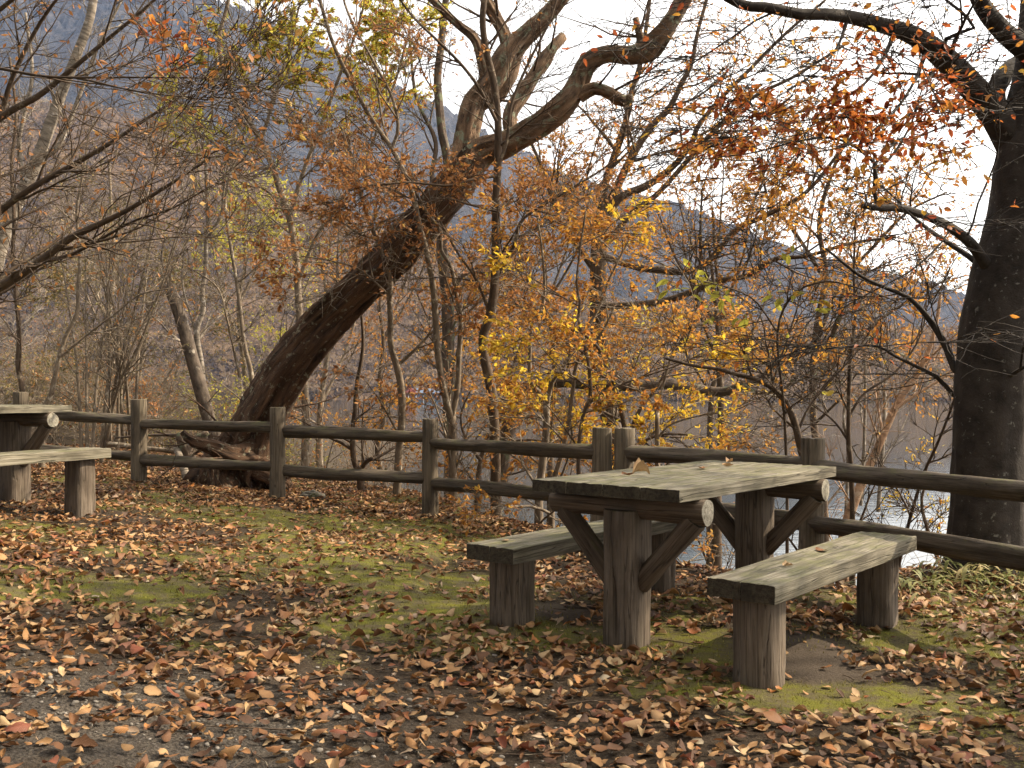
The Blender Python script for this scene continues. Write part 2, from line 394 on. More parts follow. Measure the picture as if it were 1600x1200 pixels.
def forest_material(name, a, b_, c_, sc):
    m, n, b = new_mat(name)
    tc = node(n, 'ShaderNodeTexCoord'); v = tc.outputs['Object']
    n1 = noise_tex(n, v, sc, 7, .72); n2 = noise_tex(n, v, sc * .08, 4, .6)
    c = ramp(n, n1, [(.3, a), (.5, b_), (.72, c_)])
    c = mixc(n, smooth(n, n2, .42, .62), c, mixc(n, .55, c, (.05, .045, .045)))
    n.links.new(c, b.inputs['Base Color']); b.inputs['Roughness'].default_value = 1; b.inputs['Specular IOR Level'].default_value = 0
    bump(n, b, n1, 1, 6.0)
    return m
M_HA = forest_material('far_mountain_forest', (.012, .016, .022), (.045, .045, .048), (.10, .085, .075), .07)
M_HB = forest_material('bare_hillside_forest', (.07, .045, .028), (.145, .096, .058), (.22, .145, .085), .12)
build_hill('mountain', RA, 900, 1800, 2300, 90, 95, 3.1, M_HA)
hb = build_hill('wooded_hill', RB, 480, 900, 1150, 70, 14, 8.7, M_HB)
def canopy():
    a, x, y, z, nx, ny = hb
    X = x.reshape(ny, nx); Y = y.reshape(ny, nx); Z = z.reshape(ny, nx); AZ = a.reshape(ny, nx)
    NT = 11000
    px = R.uniform(-250, 1750, NT); r = 480 + (900 - 480) * R.uniform(0, 1, NT) ** 1.25
    rows = np.concatenate([np.linspace(460, 900, 70)])
    ri = np.clip(np.searchsorted(rows, r) - 1, 0, 68); cols = AZ[0]
    ci = np.clip(np.searchsorted(cols, px) - 1, 0, nx - 2)
    u = (r - rows[ri]) / (rows[ri + 1] - rows[ri]); s = (px - cols[ci]) / (cols[ci + 1] - cols[ci])
    zz = (Z[ri, ci] * (1 - u) * (1 - s) + Z[ri + 1, ci] * u * (1 - s) + Z[ri, ci + 1] * (1 - u) * s + Z[ri + 1, ci + 1] * u * s)
    c = np.stack([(px - 800) / FPX * r, r, zz], -1)
    K = 26; sz = R.uniform(3.2, 6.8, NT)
    d = R.normal(size=(NT, K, 3)); d = nrm(d) * R.uniform(.55, 1.0, (NT, K, 1)); d[..., 2] = np.abs(d[..., 2]) * 1.1
    cc = c[:, None] + d * sz[:, None, None]
    t = R.normal(size=(NT, K, 3, 3)) * (sz[:, None, None, None] * .17)
    v = (cc[:, :, None] + t).reshape(-1, 3)
    rnd = np.clip(np.repeat(R.beta(1.6, 2.6, NT), K * 3) + R.normal(0, .06, NT * K * 3), 0, 1)
    me = np_mesh('forest_canopy', v, np.arange(len(v)).reshape(-1, 3), {'rnd': rnd})
    m, n, b = new_mat('distant_twigs')
    cl = ramp(n, attr(n, 'rnd').outputs['Fac'], [(0, (.085, .060, .040)), (.3, (.14, .098, .062)), (.6, (.19, .135, .085)), (.85, (.26, .155, .075)), (1, (.32, .20, .08))])
    n.links.new(cl, b.inputs['Base Color']); b.inputs['Roughness'].default_value = 1; b.inputs['Specular IOR Level'].default_value = 0
    tl = node(n, 'ShaderNodeBsdfTranslucent'); n.links.new(cl, tl.inputs['Color']); ms = node(n, 'ShaderNodeMixShader'); ms.inputs[0].default_value = .5
    n.links.new(b.outputs[0], ms.inputs[1]); n.links.new(tl.outputs[0], ms.inputs[2]); n.links.new(ms.outputs[0], n.nodes['Material Output'].inputs['Surface'])
    finish('forest_canopy', me, m, kind='stuff', label='bare brown woodland covering the hillside beyond the lake', cat='forest')
canopy()

# ---------------------------------------------------------------- haze
hz = bpy.data.meshes.new('haze')
hx, hy0, hy1, hz0, hz1 = 5200, -450, 2350, WATER - 6, 800
hv = [(sx * hx, yy, zz) for zz in (hz0, hz1) for yy in (hy0, hy1) for sx in (-1, 1)]
hz.from_pydata(hv, [], [(0, 2, 3, 1), (4, 5, 7, 6), (0, 1, 5, 4), (2, 6, 7, 3), (0, 4, 6, 2), (1, 3, 7, 5)])
hm = bpy.data.materials.new('haze'); hm.use_nodes = True
hn = hm.node_tree; hn.nodes.remove(hn.nodes['Principled BSDF'])
pv = hn.nodes.new('ShaderNodeVolumePrincipled'); pv.inputs['Color'].default_value = (.42, .58, .95, 1)
pv.inputs['Density'].default_value = 0.00007; pv.inputs['Anisotropy'].default_value = .0
hn.links.new(pv.outputs[0], hn.nodes['Material Output'].inputs['Volume'])
finish('haze', hz, hm, kind='stuff')

# ---------------------------------------------------------------- carpentry helpers
def frame_obj(o, p0, p1, upv=(0, 0, 1)):
    """put object so local X runs p0->p1, origin at p0"""
    x = (Vector(p1) - Vector(p0)).normalized(); u = Vector(upv)
    y = u.cross(x)
    if y.length < 1e-4: y = Vector((0, 1, 0)).cross(x)
    y.normalize(); z = x.cross(y)
    m = Matrix((x, y, z)).transposed().to_4x4(); m.translation = Vector(p0); return m
def log_mesh(L, ra, rb, expo=2.0, n=14, k=20, wob=.004, bend=0.0, cracks=0, seed=0, ry=1.0, chips=0.0):
    g = np.random.default_rng(seed)
    t = np.linspace(0, 1, n); a = np.linspace(0, 2 * np.pi, k, endpoint=False)
    T, A = np.meshgrid(t, a, indexing='ij')
    r = ra + (rb - ra) * T
    se = (np.abs(np.cos(A)) ** expo + np.abs(np.sin(A)) ** expo) ** (-1 / expo)
    rr = r * se
    ph = g.uniform(0, 6.28, 6)
    rr = rr + wob * (np.sin(2 * A + 3 * T + ph[0]) + .7 * np.sin(3 * A - 7 * T + ph[1]) + .5 * np.sin(5 * A + 13 * T + ph[2]))
    for c in range(cracks):
        ca = g.uniform(0, 6.28); da = np.abs((A - ca - .15 * np.sin(T * 3 + ph[3]) + np.pi) % (2 * np.pi) - np.pi)
        rr = rr - .017 * np.exp(-(da / .06) ** 2) * np.clip(np.sin(np.pi * np.clip(T * 1.2 + g.uniform(-.1, .1), 0, 1)), .15, 1)
    rr[0] *= .965; rr[-1] *= .965
    x = T * L; x[0, :] += 0; 
    ins = min(.006, L * .05); x[1, :] = ins; x[-2, :] = L - ins
    rr[1] = rr[1]; 
    y = rr * np.cos(A); z = rr * np.sin(A) * ry
    z = z + bend * np.sin(np.pi * T) + .3 * bend * np.sin(2.7 * np.pi * T)
    y = y + .6 * bend * np.sin(1.7 * np.pi * T + ph[4])
    x[-1] += g.uniform(-chips, chips, k)
    V = np.stack([x, y, z], -1).reshape(-1, 3)
    faces = []; mi = []
    for i in range(n - 1):
        for j in range(k):
            j2 = (j + 1) % k
            faces.append((i * k + j, i * k + j2, (i + 1) * k + j2, (i + 1) * k + j)); mi.append(0)
    V = np.vstack([V, [[0, 0, (z[0].mean())], [L, (y[-1].mean()), (z[-1].mean())]]])
    c0, c1 = len(V) - 2, len(V) - 1
    for j in range(k):
        j2 = (j + 1) % k
        faces.append((c0, j2, j)); mi.append(1)
        faces.append((c1, (n - 1) * k + j, (n - 1) * k + j2)); mi.append(1)
    me = bpy.data.meshes.new('log'); me.from_pydata(V.tolist(), [], faces); me.update()
    me.polygons.foreach_set('material_index', mi)
    me.polygons.foreach_set('use_smooth', [m == 0 for m in mi])
    return me
def plank_mesh(L, W, T, seed=0, bev=.0025, n=22):
    g = np.random.default_rng(seed)
    # rounded-rectangle section with weathered irregular edges
    hw, ht = W / 2, T / 2; b = bev
    m = 6
    top = [(-hw + b + (W - 2 * b) * i / m, ht) for i in range(m + 1)]
    sec = top + [(hw, ht - b), (hw, 0), (hw, -ht + b), (hw - b, -ht), (-hw + b, -ht), (-hw, -ht + b), (-hw, 0), (-hw, ht - b)]
    sec = np.array(sec); k = len(sec)
    xs = np.concatenate([[0, .005], np.linspace(.05, L - .05, n), [L - .005, L]]); N = len(xs)
    Y = np.repeat(sec[None, :, 0], N, 0); Z = np.repeat(sec[None, :, 1], N, 0); X = np.repeat(xs[:, None], k, 1)
    Y[[0, -1]] *= .985; Z[[0, -1]] *= .95
    topn = np.arange(k) <= m
    for j in range(k):
        ph = g.uniform(0, 6.28, 2)
        Z[:, j] += (.0016 if topn[j] else .0009) * np.sin(xs * g.uniform(6, 14) + ph[0]) + g.normal(0, .0006, N)
        Y[:, j] += .0010 * np.sin(xs * g.uniform(4, 11) + ph[1])
    V = np.stack([X, Y, Z], -1).reshape(-1, 3).tolist(); faces = []; mi = []
    for i in range(N - 1):
        for j in range(k):
            j2 = (j + 1) % k
            faces.append((i * k + j2, i * k + j, (i + 1) * k + j, (i + 1) * k + j2)); mi.append(0)
    faces.append(tuple(range(k))); mi.append(1)
    faces.append(tuple(reversed(range((N - 1) * k, N * k)))); mi.append(1)
    me = bpy.data.meshes.new('plank'); me.from_pydata(V, [], faces); me.update()
    me.polygons.foreach_set('material_index', mi); return me
def put(name, me, mats, parent, M):
    o = finish(name, me, mats, parent); o.matrix_local = M; return o
def local_log(name, parent, p0, p1, ra, rb, mats, **kw):
    L = (Vector(p1) - Vector(p0)).length
    return put(name, log_mesh(L, ra, rb, **kw), mats, parent, frame_obj(None, p0, p1))

# table space: X along the top, Y to the side (right seen from the near end is -Y), Z up
def make_table(loc, yaw, label, seed, L=1.6676, Wd=.7321, Ht=.72, th=.053, group='log picnic tables'):
    t = empty('picnic_table', loc, label, 'table', group, yaw)
    nP = 4; wp = Wd / nP
    for i in range(nP):
        y = -Wd / 2 + wp * (i + .5)
        me = plank_mesh(L, wp - .0015, th, seed + i)
        o = put('plank', me, [W_TOP, W_END], t, Matrix.Translation((-L / 2 + random.uniform(-.003, .003), y, Ht - th / 2 + random.uniform(-.0015, .0015))))
    ins = .1987
    for sgn in (-1, 1):
        u = sgn * (L / 2 - ins)
        local_log('leg', t, (u, 0, -.15), (u, 0, .60), .098, .095, [W_LEG, W_END], expo=3.6, n=16, k=36, cracks=3, seed=seed + 11 + sgn, wob=.0025, ry=.9)
        local_log('crossbeam', t, (u, -.385, .612), (u, .385, .612), .055, .054, [W_LOG, W_CUT], n=14, k=24, seed=seed + 21 + sgn, wob=.0025, cracks=1)
        for s in (-1, 1):
            local_log('brace', t, (u, s * .33, .575), (u, s * .065, .285), .047, .047, [W_LOG, W_END], n=12, k=20, seed=seed + 31 + sgn * 3 + s, wob=.002, cracks=1)
    return t
def make_bench(loc, yaw, label, seed, L=1.6595, Wd=.275, Ht=.405, th=.071, group='log benches beside the picnic tables'):
    t = empty('bench', loc, label, 'bench', group, yaw)
    wp = Wd / 2
    for i in range(2):
        me = plank_mesh(L, wp - .0015, th, seed + i, bev=.003)
        put('plank', me, [W_TOP, W_END], t, Matrix.Translation((-L / 2 + random.uniform(-.004, .004), -Wd / 2 + wp * (i + .5), Ht - th / 2)))
    for sgn in (-1, 1):
        u = sgn * (L / 2 - .1615)
        local_log('leg', t, (u, 0, -.15), (u, 0, Ht - th), .095, .092, [W_LEG, W_END], expo=3.4, n=14, k=36, cracks=3, seed=seed + 7 + sgn, wob=.0025, ry=.95)
    return t
def table_uv(tx, ty, yaw, u, v, z=0):
    c, s = math.cos(yaw), math.sin(yaw)
    return (tx + u * c + v * s, ty + u * s - v * c, z)
TX, TY, TYAW = .8968, 4.8836, .9
make_table((TX, TY, 0), TYAW, 'log picnic table between two benches, mossy planked top, leaves lying on it', 100)
make_bench(table_uv(TX, TY, TYAW, -.0848, .6642), TYAW, 'thick planked bench in front of the log table, nearest one to the viewer', 200)
make_bench(table_uv(TX, TY, TYAW, -.0148, -.5987), TYAW, 'mossy planked bench behind the log table, in its shade', 300)
LYAW = math.radians(66.4)
lu = Vector((math.cos(LYAW), math.sin(LYAW), 0)); lv = Vector((lu.y, -lu.x, 0))
lbl = Vector((-3.13, 7.35, .275)); lbc = lbl - lu * (1.6595 / 2 - .1615)
make_bench(lbc, LYAW, 'sunlit bench cut off by the left picture edge beside the far table', 400)
ltl = Vector((-3.78, 7.72, .27)); ltc = ltl - lu * (1.6676 / 2 - .1987)
make_table(ltc, LYAW, 'far log picnic table at the fence, cut off at its left end', 500)

# ---------------------------------------------------------------- fence
def post(parent, x, y, top, r=.075, seed=0, lean=(0, 0), bury=.25):
    z0 = float(gz(x, y)) - bury
    return local_log('post', parent, (x, y, z0), (x + lean[0], y + lean[1], top), r * 1.03, r * .97, [W_FENCE, W_FENCE], n=18, k=28, cracks=4, seed=seed, wob=.003, chips=.004)
def rail(parent, a, b, seed, r=.052):
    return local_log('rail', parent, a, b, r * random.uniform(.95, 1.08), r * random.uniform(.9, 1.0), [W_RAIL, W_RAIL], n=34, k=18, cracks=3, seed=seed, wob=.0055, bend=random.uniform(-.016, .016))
f1 = empty('log_fence', (0, 0, 0), 'long left run of weathered log fence with five posts ending behind the table', 'fence', 'log fences along the bank')
f2 = empty('log_fence', (0, 0, 0), 'right run of log fence passing in front of the large dark tree', 'fence', 'log fences along the bank')
PP = [(-6.6, 11.0, 1.16), (-5.14, 10.6, 1.085), (-3.70, 10.06, 1.018), (-2.18, 9.44, .953), (-.72, 8.94, .865), (.655, 7.5, .842)]
for i, (x, y, tz) in enumerate(PP): post(f1, x, y, tz, seed=10 + i, lean=(random.uniform(-.005, .02), 0))
RZ = [(.95, .60), (.90, .53), (.80, .446), (.756, .398), (.70, .345), (.67, .31)]
for i in range(5):
    (x0, y0, _), (x1, y1, _) = PP[i], PP[i + 1]
    ov = .0 if i < 4 else 0
    for j in range(2):
        za = RZ[i][j] - (.028 if i >= 1 else 0); zb = RZ[i + 1][j] + (.0)
        if i == 4: za = (.655, .294)[j]; zb = (.668, .318)[j]
        rail(f1, (x0, y0 + .02 * (i % 2), za), (x1, y1 - .02 * ((i + 1) % 2), zb), 50 + i * 2 + j)
QQ = [(.815, 7.44, .842), (1.80, 6.1, .832), (2.42, 4.05, .84), (3.0, 2.0, .85)]
for i, (x, y, tz) in enumerate(QQ): post(f2, x, y, tz, seed=30 + i, lean=(random.uniform(0, .02), 0), r=.075)
for i in range(3):
    (x0, y0, _), (x1, y1, _) = QQ[i], QQ[i + 1]
    for j, (a, b) in enumerate((((.66, .675), (.29, .325)), ((.655, .69), (.315, .37)), ((.69, .7), (.36, .35)))[i]):
        rail(f2, (x0, y0 + .02, a), (x1, y1 - .02, b), 80 + i * 2 + j)

# ---------------------------------------------------------------- trees
def guide(px_pts, n=None):
    """px_pts: (px, py, depth, width_px) -> world polyline + radius"""
    w_ = np.array([[*P(a, b, d), .5 * wd / FPX * d] for a, b, d, wd in px_pts])
    L = np.linalg.norm(np.diff(w_[:, :3], axis=0), axis=1).sum()
    n = n or int(max(8, min(150, L / .07)))
    c = catmull(w_, n); return c[:, :3], np.maximum(c[:, 3], .002)
def resample(p, r, n):
    d = np.concatenate([[0], np.cumsum(np.linalg.norm(np.diff(p, axis=0), axis=1))]); s = np.linspace(0, d[-1], n)
    return np.stack([np.interp(s, d, p[:, i]) for i in range(3)], -1), np.interp(s, d, r)
def grow(pp, pr, nch, L, g, ang=(25, 60), up=.02, wig=.10, n=7, t0=.15, rf=.6, flat=1.0, tip=.0012, rmin=.0018, bias=None):
    M, m, _ = pp.shape
    if M == 0 or nch == 0: return np.zeros((0, n, 3)), np.zeros((0, n))
    cnt = g.poisson(nch, M) if nch < 3 else np.full(M, int(nch))
    idx = np.repeat(np.arange(M), cnt); K = len(idx)
    t = g.uniform(t0, .99, K); f = t * (m - 1); i = np.minimum(f.astype(int), m - 2); u = (f - i)[:, None]
    a = pp[idx, i]; b = pp[idx, i + 1]; p = a * (1 - u) + b * u; d = nrm(b - a)
    r0 = pr[idx, i] * (1 - u[:, 0]) + pr[idx, i + 1] * u[:, 0]
    q = g.normal(size=(K, 3)); q[:, 2] *= flat
    if bias is not None: q = q + np.asarray(bias)
    q = q - (q * d).sum(1, keepdims=True) * d; q = nrm(q)
    th = np.radians(g.uniform(ang[0], ang[1], K))[:, None]
    dr = nrm(np.cos(th) * d + np.sin(th) * q)
    ln = L * g.uniform(.55, 1.25, K) * (1.15 - .6 * t)
    out = np.zeros((K, n, 3)); out[:, 0] = p
    dd = dr.copy()
    for s in range(1, n):
        dd = dd + g.normal(0, wig, (K, 3)); dd[:, 2] = dd[:, 2] * (1 - (1 - flat) * .15) + up
        dd = nrm(dd); out[:, s] = out[:, s - 1] + dd * (ln / (n - 1))[:, None]
    rb = np.clip(np.minimum(r0 * rf, ln * .016), rmin, None)
    rad = rb[:, None] * np.linspace(1, 0, n)[None] ** .8 + tip
    return out, rad
LEAF_V = np.array([[0, 0, 0], [.5, 0, -.05], [1, 0, -.13], [.3, .24, .03], [.68, .21, .01], [.3, -.24, .03], [.68, -.21, .01]])
LEAF_F = np.array([[0, 1, 3], [3, 1, 4], [4, 1, 2], [0, 5, 1], [5, 6, 1], [6, 2, 1]])
LEAF2_V = np.array([[0, 0, 0], [.45, .24, .04], [1, 0, -.1], [.55, -.24, .04]])
LEAF2_F = np.array([[0, 2, 1], [0, 3, 2]])
def leaves_mesh(pos, dirs, size, g, droop=.3, flatn=.6, low=False):
    LV, LF = (LEAF2_V, LEAF2_F) if low else (LEAF_V, LEAF_F); nv = len(LV)
    K = len(pos)
    x = nrm(dirs + g.normal(0, .55, (K, 3)) + np.array([0, 0, -droop]))
    nn = g.normal(size=(K, 3)) * (1 - flatn) + np.array([0, 0, 1.0]) * flatn
    y = nrm(np.cross(nn, x)); z = np.cross(x, y)
    s = (size * g.uniform(.6, 1.25, K))[:, None, None]
    curl = g.uniform(-1.2, 2.2, K)[:, None, None]; wd = g.uniform(.65, 1.2, K)[:, None, None]
    lv_ = LV[None]
    v = pos[:, None] + s * (lv_[..., 0:1] * x[:, None] + lv_[..., 1:2] * wd * y[:, None] + lv_[..., 2:3] * curl * z[:, None])
    f = (LF[None] + (np.arange(K) * nv)[:, None, None]).reshape(-1, 3)
    rnd = np.repeat(np.clip(g.normal(.5, .24, K), 0, 1), nv)
    return np_mesh('foliage', v.reshape(-1, 3), f, {'rnd': rnd})
def leaf_spots(tw, per, g, tmin=.3):
    M, n, _ = tw.shape; K = int(M * per)
    if K == 0: return np.zeros((0, 3)), np.zeros((0, 3))
    idx = g.integers(0, M, K); f = g.uniform(tmin, 1, K) * (n - 1); i = np.minimum(f.astype(int), n - 2); u = (f - i)[:, None]
    a = tw[idx, i]; b = tw[idx, i + 1]
    return a * (1 - u) + b * u, nrm(b - a)
def tree(name, label, cat, guides, bark, seed, levels, leaf=None, cap=(), group=None, rough=0.0, k=9, root=True, keep=None, gmin=0, flare=0.0, world=None, bark2=None, groove=0.0):
    """guides: list of px polylines (first = trunk); levels: list of dicts for grow(); leaf: (mat, size, per, flatn, density field)"""
    g = np.random.default_rng(seed)
    gl = [guide(q) for q in guides] if world is None else world
    p0, r0 = gl[0]
    base = p0[0].copy()
    if root:
        z = float(gz(base[0], base[1])) - .12
        if base[2] > z + .02:
            m = max(3, int((base[2] - z) / .08))
            ex = np.stack([np.full(m, base[0]), np.full(m, base[1]), np.linspace(z, base[2], m, endpoint=False)], -1)
            p0 = np.vstack([ex, p0]); r0 = np.concatenate([np.full(m, r0[0]) * np.linspace(1.25, 1.0, m), r0])
            base = p0[0].copy(); gl[0] = (p0, r0)
    e = empty(name, base, label, cat, group)
    for gi, (p, r) in enumerate(gl):
        n = len(p)
        kk = k if gi == 0 else max(6, int(k * .75))
        rad = np.repeat(r[:, None], kk, 1)
        if rough > 0:
            A = np.linspace(0, 2 * np.pi, kk, endpoint=False)
            for i in range(n):
                for j in range(kk):
                    ca, sa = math.cos(A[j]), math.sin(A[j])
                    q = Vector((ca * 2.2 + gi * 7, sa * 2.2, i * .07 * 2.0))
                    q2 = Vector((ca * 9 + gi * 3, sa * 9, i * .07 * 3))
                    if groove: rad[i, j] *= 1 - groove * max(0.0, mn.noise(Vector((ca * 3.1 + 5, sa * 3.1, i * .07 * .55 + gi))) * 2.2 - .15)
                    rad[i, j] *= 1 + rough * (mn.fractal(q, .9, 2, 3) * .9 + mn.noise(q2) * .45)
        if flare and gi == 0:
            A = np.linspace(0, 2 * np.pi, kk, endpoint=False)
            hgt = p[:, 2] - p[0, 2]
            rad *= 1 + flare * np.exp(-hgt / .18)[:, None] * (1 + .45 * np.sin(A * 5 + 1)[None])
        # closed far end
        p2 = np.vstack([p, p[-1:] + (p[-1:] - p[-2:-1]) * .05]); rad2 = np.vstack([rad, rad[-1:] * .02])
        v, q = tubes(p2[None], rad2[None], kk)
        AA = np.linspace(0, 2 * np.pi, kk, endpoint=False); r1_ = np.append(r, r[-1])
        sl = np.concatenate([[0], np.cumsum(np.linalg.norm(np.diff(p2, axis=0), axis=1))]) + gi * 3.7
        bcv = np.stack([np.cos(AA)[None] * r1_[:, None], np.sin(AA)[None] * r1_[:, None], np.repeat(sl[:, None], kk, 1)], -1).reshape(-1, 3)
        me = np_mesh('trunk', v - base, q, {'bc': bcv}, True)
        finish('trunk' if gi == 0 else 'limb', me, bark if gi == 0 or (bark2 and gi >= 9) else (bark2 or bark), e)
    # branches
    NG = 16
    src = [resample(p, r, NG) for gi, (p, r) in enumerate(gl) if gi >= gmin]
    pp = np.array([s[0] for s in src]); pr = np.array([s[1] for s in src])
    allv = []; allq = []; off = 0; tips = []
    for li, lv_ in enumerate(levels):
        lv_ = dict(lv_); kk = lv_.pop('k', 3); lf = lv_.pop('leafy', False); add = lv_.pop('also', None)
        tw, tr = grow(pp, pr, g=g, **lv_)
        if keep is not None and len(tw):
            ok = keep(tw); tw, tr = tw[ok], tr[ok]
        if len(tw) == 0: break
        v, q = tubes(tw, tr, kk); allv.append(v); allq.append(q + off); off += len(v)
        if lf: tips.append(tw)
        pp, pr = tw, tr
    if allv:
        me = np_mesh('branches', np.vstack(allv) - base, np.vstack(allq), {'bc': np.vstack(allv) - base}, True)
        o = finish('branches', me, bark, e, kind='stuff')
    if leaf and tips:
        lvs = leaf if isinstance(leaf, list) else [leaf]
        for li, lf in enumerate(lvs):
            mat, size, per, fl = lf[:4]; per = per * 2.4 * (1.9 if base[1] > 7.9 else 1.25); fld = lf[4] if len(lf) > 4 else None
            ps, ds = [], []
            for tw in tips:
                a, b = leaf_spots(tw, per, g); ps.append(a); ds.append(b)
            ps = np.vstack(ps); ds = np.vstack(ds)
            if len(ps):      # drop most leaves at the lower right of the view so the lake shows
                q_ = ps - CAMP; dq = q_ @ FW; pxq = 800 + FPX * (q_ @ RT) / dq; pyq = 600 - FPX * (q_ @ UPV) / dq
                sh = (dq > 0) & (pxq > 1170) & (pyq > 565) & (g.uniform(size=len(ps)) < .82); ps, ds = ps[~sh], ds[~sh]
            if fld is not None and len(ps):
                ok = fld(ps, g); ps, ds = ps[ok], ds[ok]
            if len(ps):
                far_ = np.hypot(base[0], base[1]) > 7.9
                me = leaves_mesh(ps, ds, size, g, flatn=fl, low=far_); me.transform(Matrix.Translation(-Vector(base)))
                finish('foliage', me, mat, e, kind='stuff')
    return e
def clump(sc, thr, seed):
    """leaves gather in patches of the crown (3-D noise)"""
    def f(p, g):
        v = np.array([mn.noise(Vector((a * sc + seed, b * sc, c * sc * 1.6))) for a, b, c in p])
        return v + g.normal(0, .12, len(p)) > thr
    return f
def near_px(cx, cy, rx, ry, lo=.1, hi=1.7):
    """world-space region test by bearing/elevation (which part of the crown still carries leaves)"""
    def f(p, g):
        q = p - CAMP; d = q @ FW; px = 800 + FPX * (q @ RT) / d; py = 600 - FPX * (q @ UPV) / d
        return ((px - cx) / rx) ** 2 + ((py - cy) / ry) ** 2 < g.uniform(lo, hi, len(p))
    return f
def D(pts, d0, d1, w0, w1, gam=1.0):
    n = len(pts); s = np.linspace(0, 1, n)
    return [(a, b, d0 + (d1 - d0) * t, w0 + (w1 - w0) * t ** gam) for (a, b), t in zip(pts, s)]

TW = lambda nch, L, **kw: dict(nch=nch, L=L, **kw)

# --- large dark beech at the right
d = 6.2
beech = [
    [(1537, 905, d, 128), (1540, 860, d, 114), (1544, 760, d, 109), (1550, 640, d, 110), (1560, 520, d, 112), (1578, 420, d, 110), (1598, 330, d, 100), (1606, 260, d, 98), (1612, 190, d, 84), (1622, 100, d, 66), (1630, -40, d, 54), (1650, -260, d, 44), (1640, -560, d, 34), (1660, -900, d, 20)],
    [(1600, 250, d, 62), (1572, 200, d, 50), (1545, 165, d, 44), (1500, 115, d - .1, 38), (1460, 77, d - .2, 33), (1420, 52, d - .3, 27), (1380, 40, d - .4, 24), (1330, 27, d - .5, 20), (1290, 22, d - .6, 18), (1250, 22, d - .65, 17), (1200, 12, d - .7, 16), (1160, 8, d - .7, 14), (1120, -15, d - .7, 13), (1060, -60, d - .7, 10), (980, -130, d - .6, 6)],
    [(1563, 190, d + .05, 34), (1555, 155, d + .1, 30), (1560, 130, d + .15, 28), (1575, 110, d + .2, 27), (1598, 94, d + .3, 26), (1640, 60, d + .5, 24), (1700, -40, d + .8, 18), (1720, -300, d + 1, 10)],
    [(1640, 120, d, 44), (1605, 80, d - .1, 36), (1572, 54, d - .15, 30), (1550, 30, d - .2, 27), (1535, 8, d - .2, 25), (1515, -40, d - .3, 22), (1480, -160, d - .4, 16), (1450, -400, d - .4, 8)],
    [(1560, 440, d, 26), (1535, 405, d - .1, 18), (1515, 378, d - .2, 16), (1480, 352, d - .35, 14), (1440, 335, d - .5, 13), (1405, 325, d - .6, 12), (1375, 325, d - .65, 11), (1348, 322, d - .7, 8)],
    [(1372, 322, d - .66, 6), (1366, 300, d - .66, 7), (1370, 285, d - .66, 8), (1365, 262, d - .66, 6), (1380, 240, d - .6, 4), (1410, 215, d - .5, 3)],
    [(1520, 600, d, 16), (1492, 577, d + .1, 11), (1480, 545, d + .15, 11), (1460, 510, d + .2, 10), (1440, 485, d + .2, 8), (1420, 465, d + .2, 7), (1380, 448, d + .2, 6), (1340, 428, d + .1, 5), (1290, 388, d, 3)],
    [(1520, 640, d, 10), (1490, 617, d + .1, 7), (1465, 590, d + .1, 6), (1430, 572, d + .1, 5), (1400, 557, d + .1, 5), (1365, 540, d, 4), (1290, 545, d, 3)],
    [(1450, 72, d - .2, 8), (1432, 120, d - .4, 5), (1405, 165, d - .6, 4), (1370, 200, d - .8, 4), (1320, 228, d - .9, 3), (1260, 240, d - 1, 2)],
    [(1400, 46, d - .3, 8), (1375, 100, d - .5, 5), (1340, 140, d - .6, 4), (1290, 165, d - .7, 3), (1230, 180, d - .8, 2)],
    [(1372, 262, d - .62, 5), (1345, 235, d - .6, 4), (1300, 215, d - .6, 4), (1240, 222, d - .6, 3), (1180, 238, d - .6, 2), (1120, 246, d - .6, 2)],
    [(1368, 270, d - .62, 5), (1400, 235, d - .5, 4), (1425, 190, d - .4, 3), (1440, 140, d - .4, 2)],
    [(1325, 27, d - .5, 7), (1310, 70, d - .6, 4), (1280, 110, d - .7, 3), (1230, 140, d - .8, 2)],
    [(1540, 230, d, 6), (1500, 240, d - .1, 6), (1470, 60, d - .3, 4)][0:0] or [(1478, 78, d - .2, 8), (1474, 70, d - .3, 7), (1482, 58, d - .35, 6), (1510, 48, d - .4, 6), (1522, 44, d - .4, 6), (1512, 28, d - .45, 5), (1498, 15, d - .5, 5), (1478, 0, d - .5, 4), (1450, -25, d - .5, 3)],
]
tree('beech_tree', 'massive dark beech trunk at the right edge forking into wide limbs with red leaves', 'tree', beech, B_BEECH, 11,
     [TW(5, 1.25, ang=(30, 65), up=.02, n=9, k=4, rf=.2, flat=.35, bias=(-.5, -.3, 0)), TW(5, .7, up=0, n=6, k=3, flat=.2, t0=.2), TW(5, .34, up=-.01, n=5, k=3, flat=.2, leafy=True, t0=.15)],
     [(L_RED, .050, 3.2, .8, near_px(1250, 205, 170, 60)), (L_RED, .050, 3.0, .8, near_px(1400, 150, 110, 90)), (L_RED, .046, .3, .7, clump(1.1, .0, 4)), (L_ORANGE, .048, 1.6, .8, near_px(1300, 240, 230, 110)), (L_ORANGE, .042, .2, .7, clump(1.0, .1, 9))], rough=.10, k=40, gmin=0)

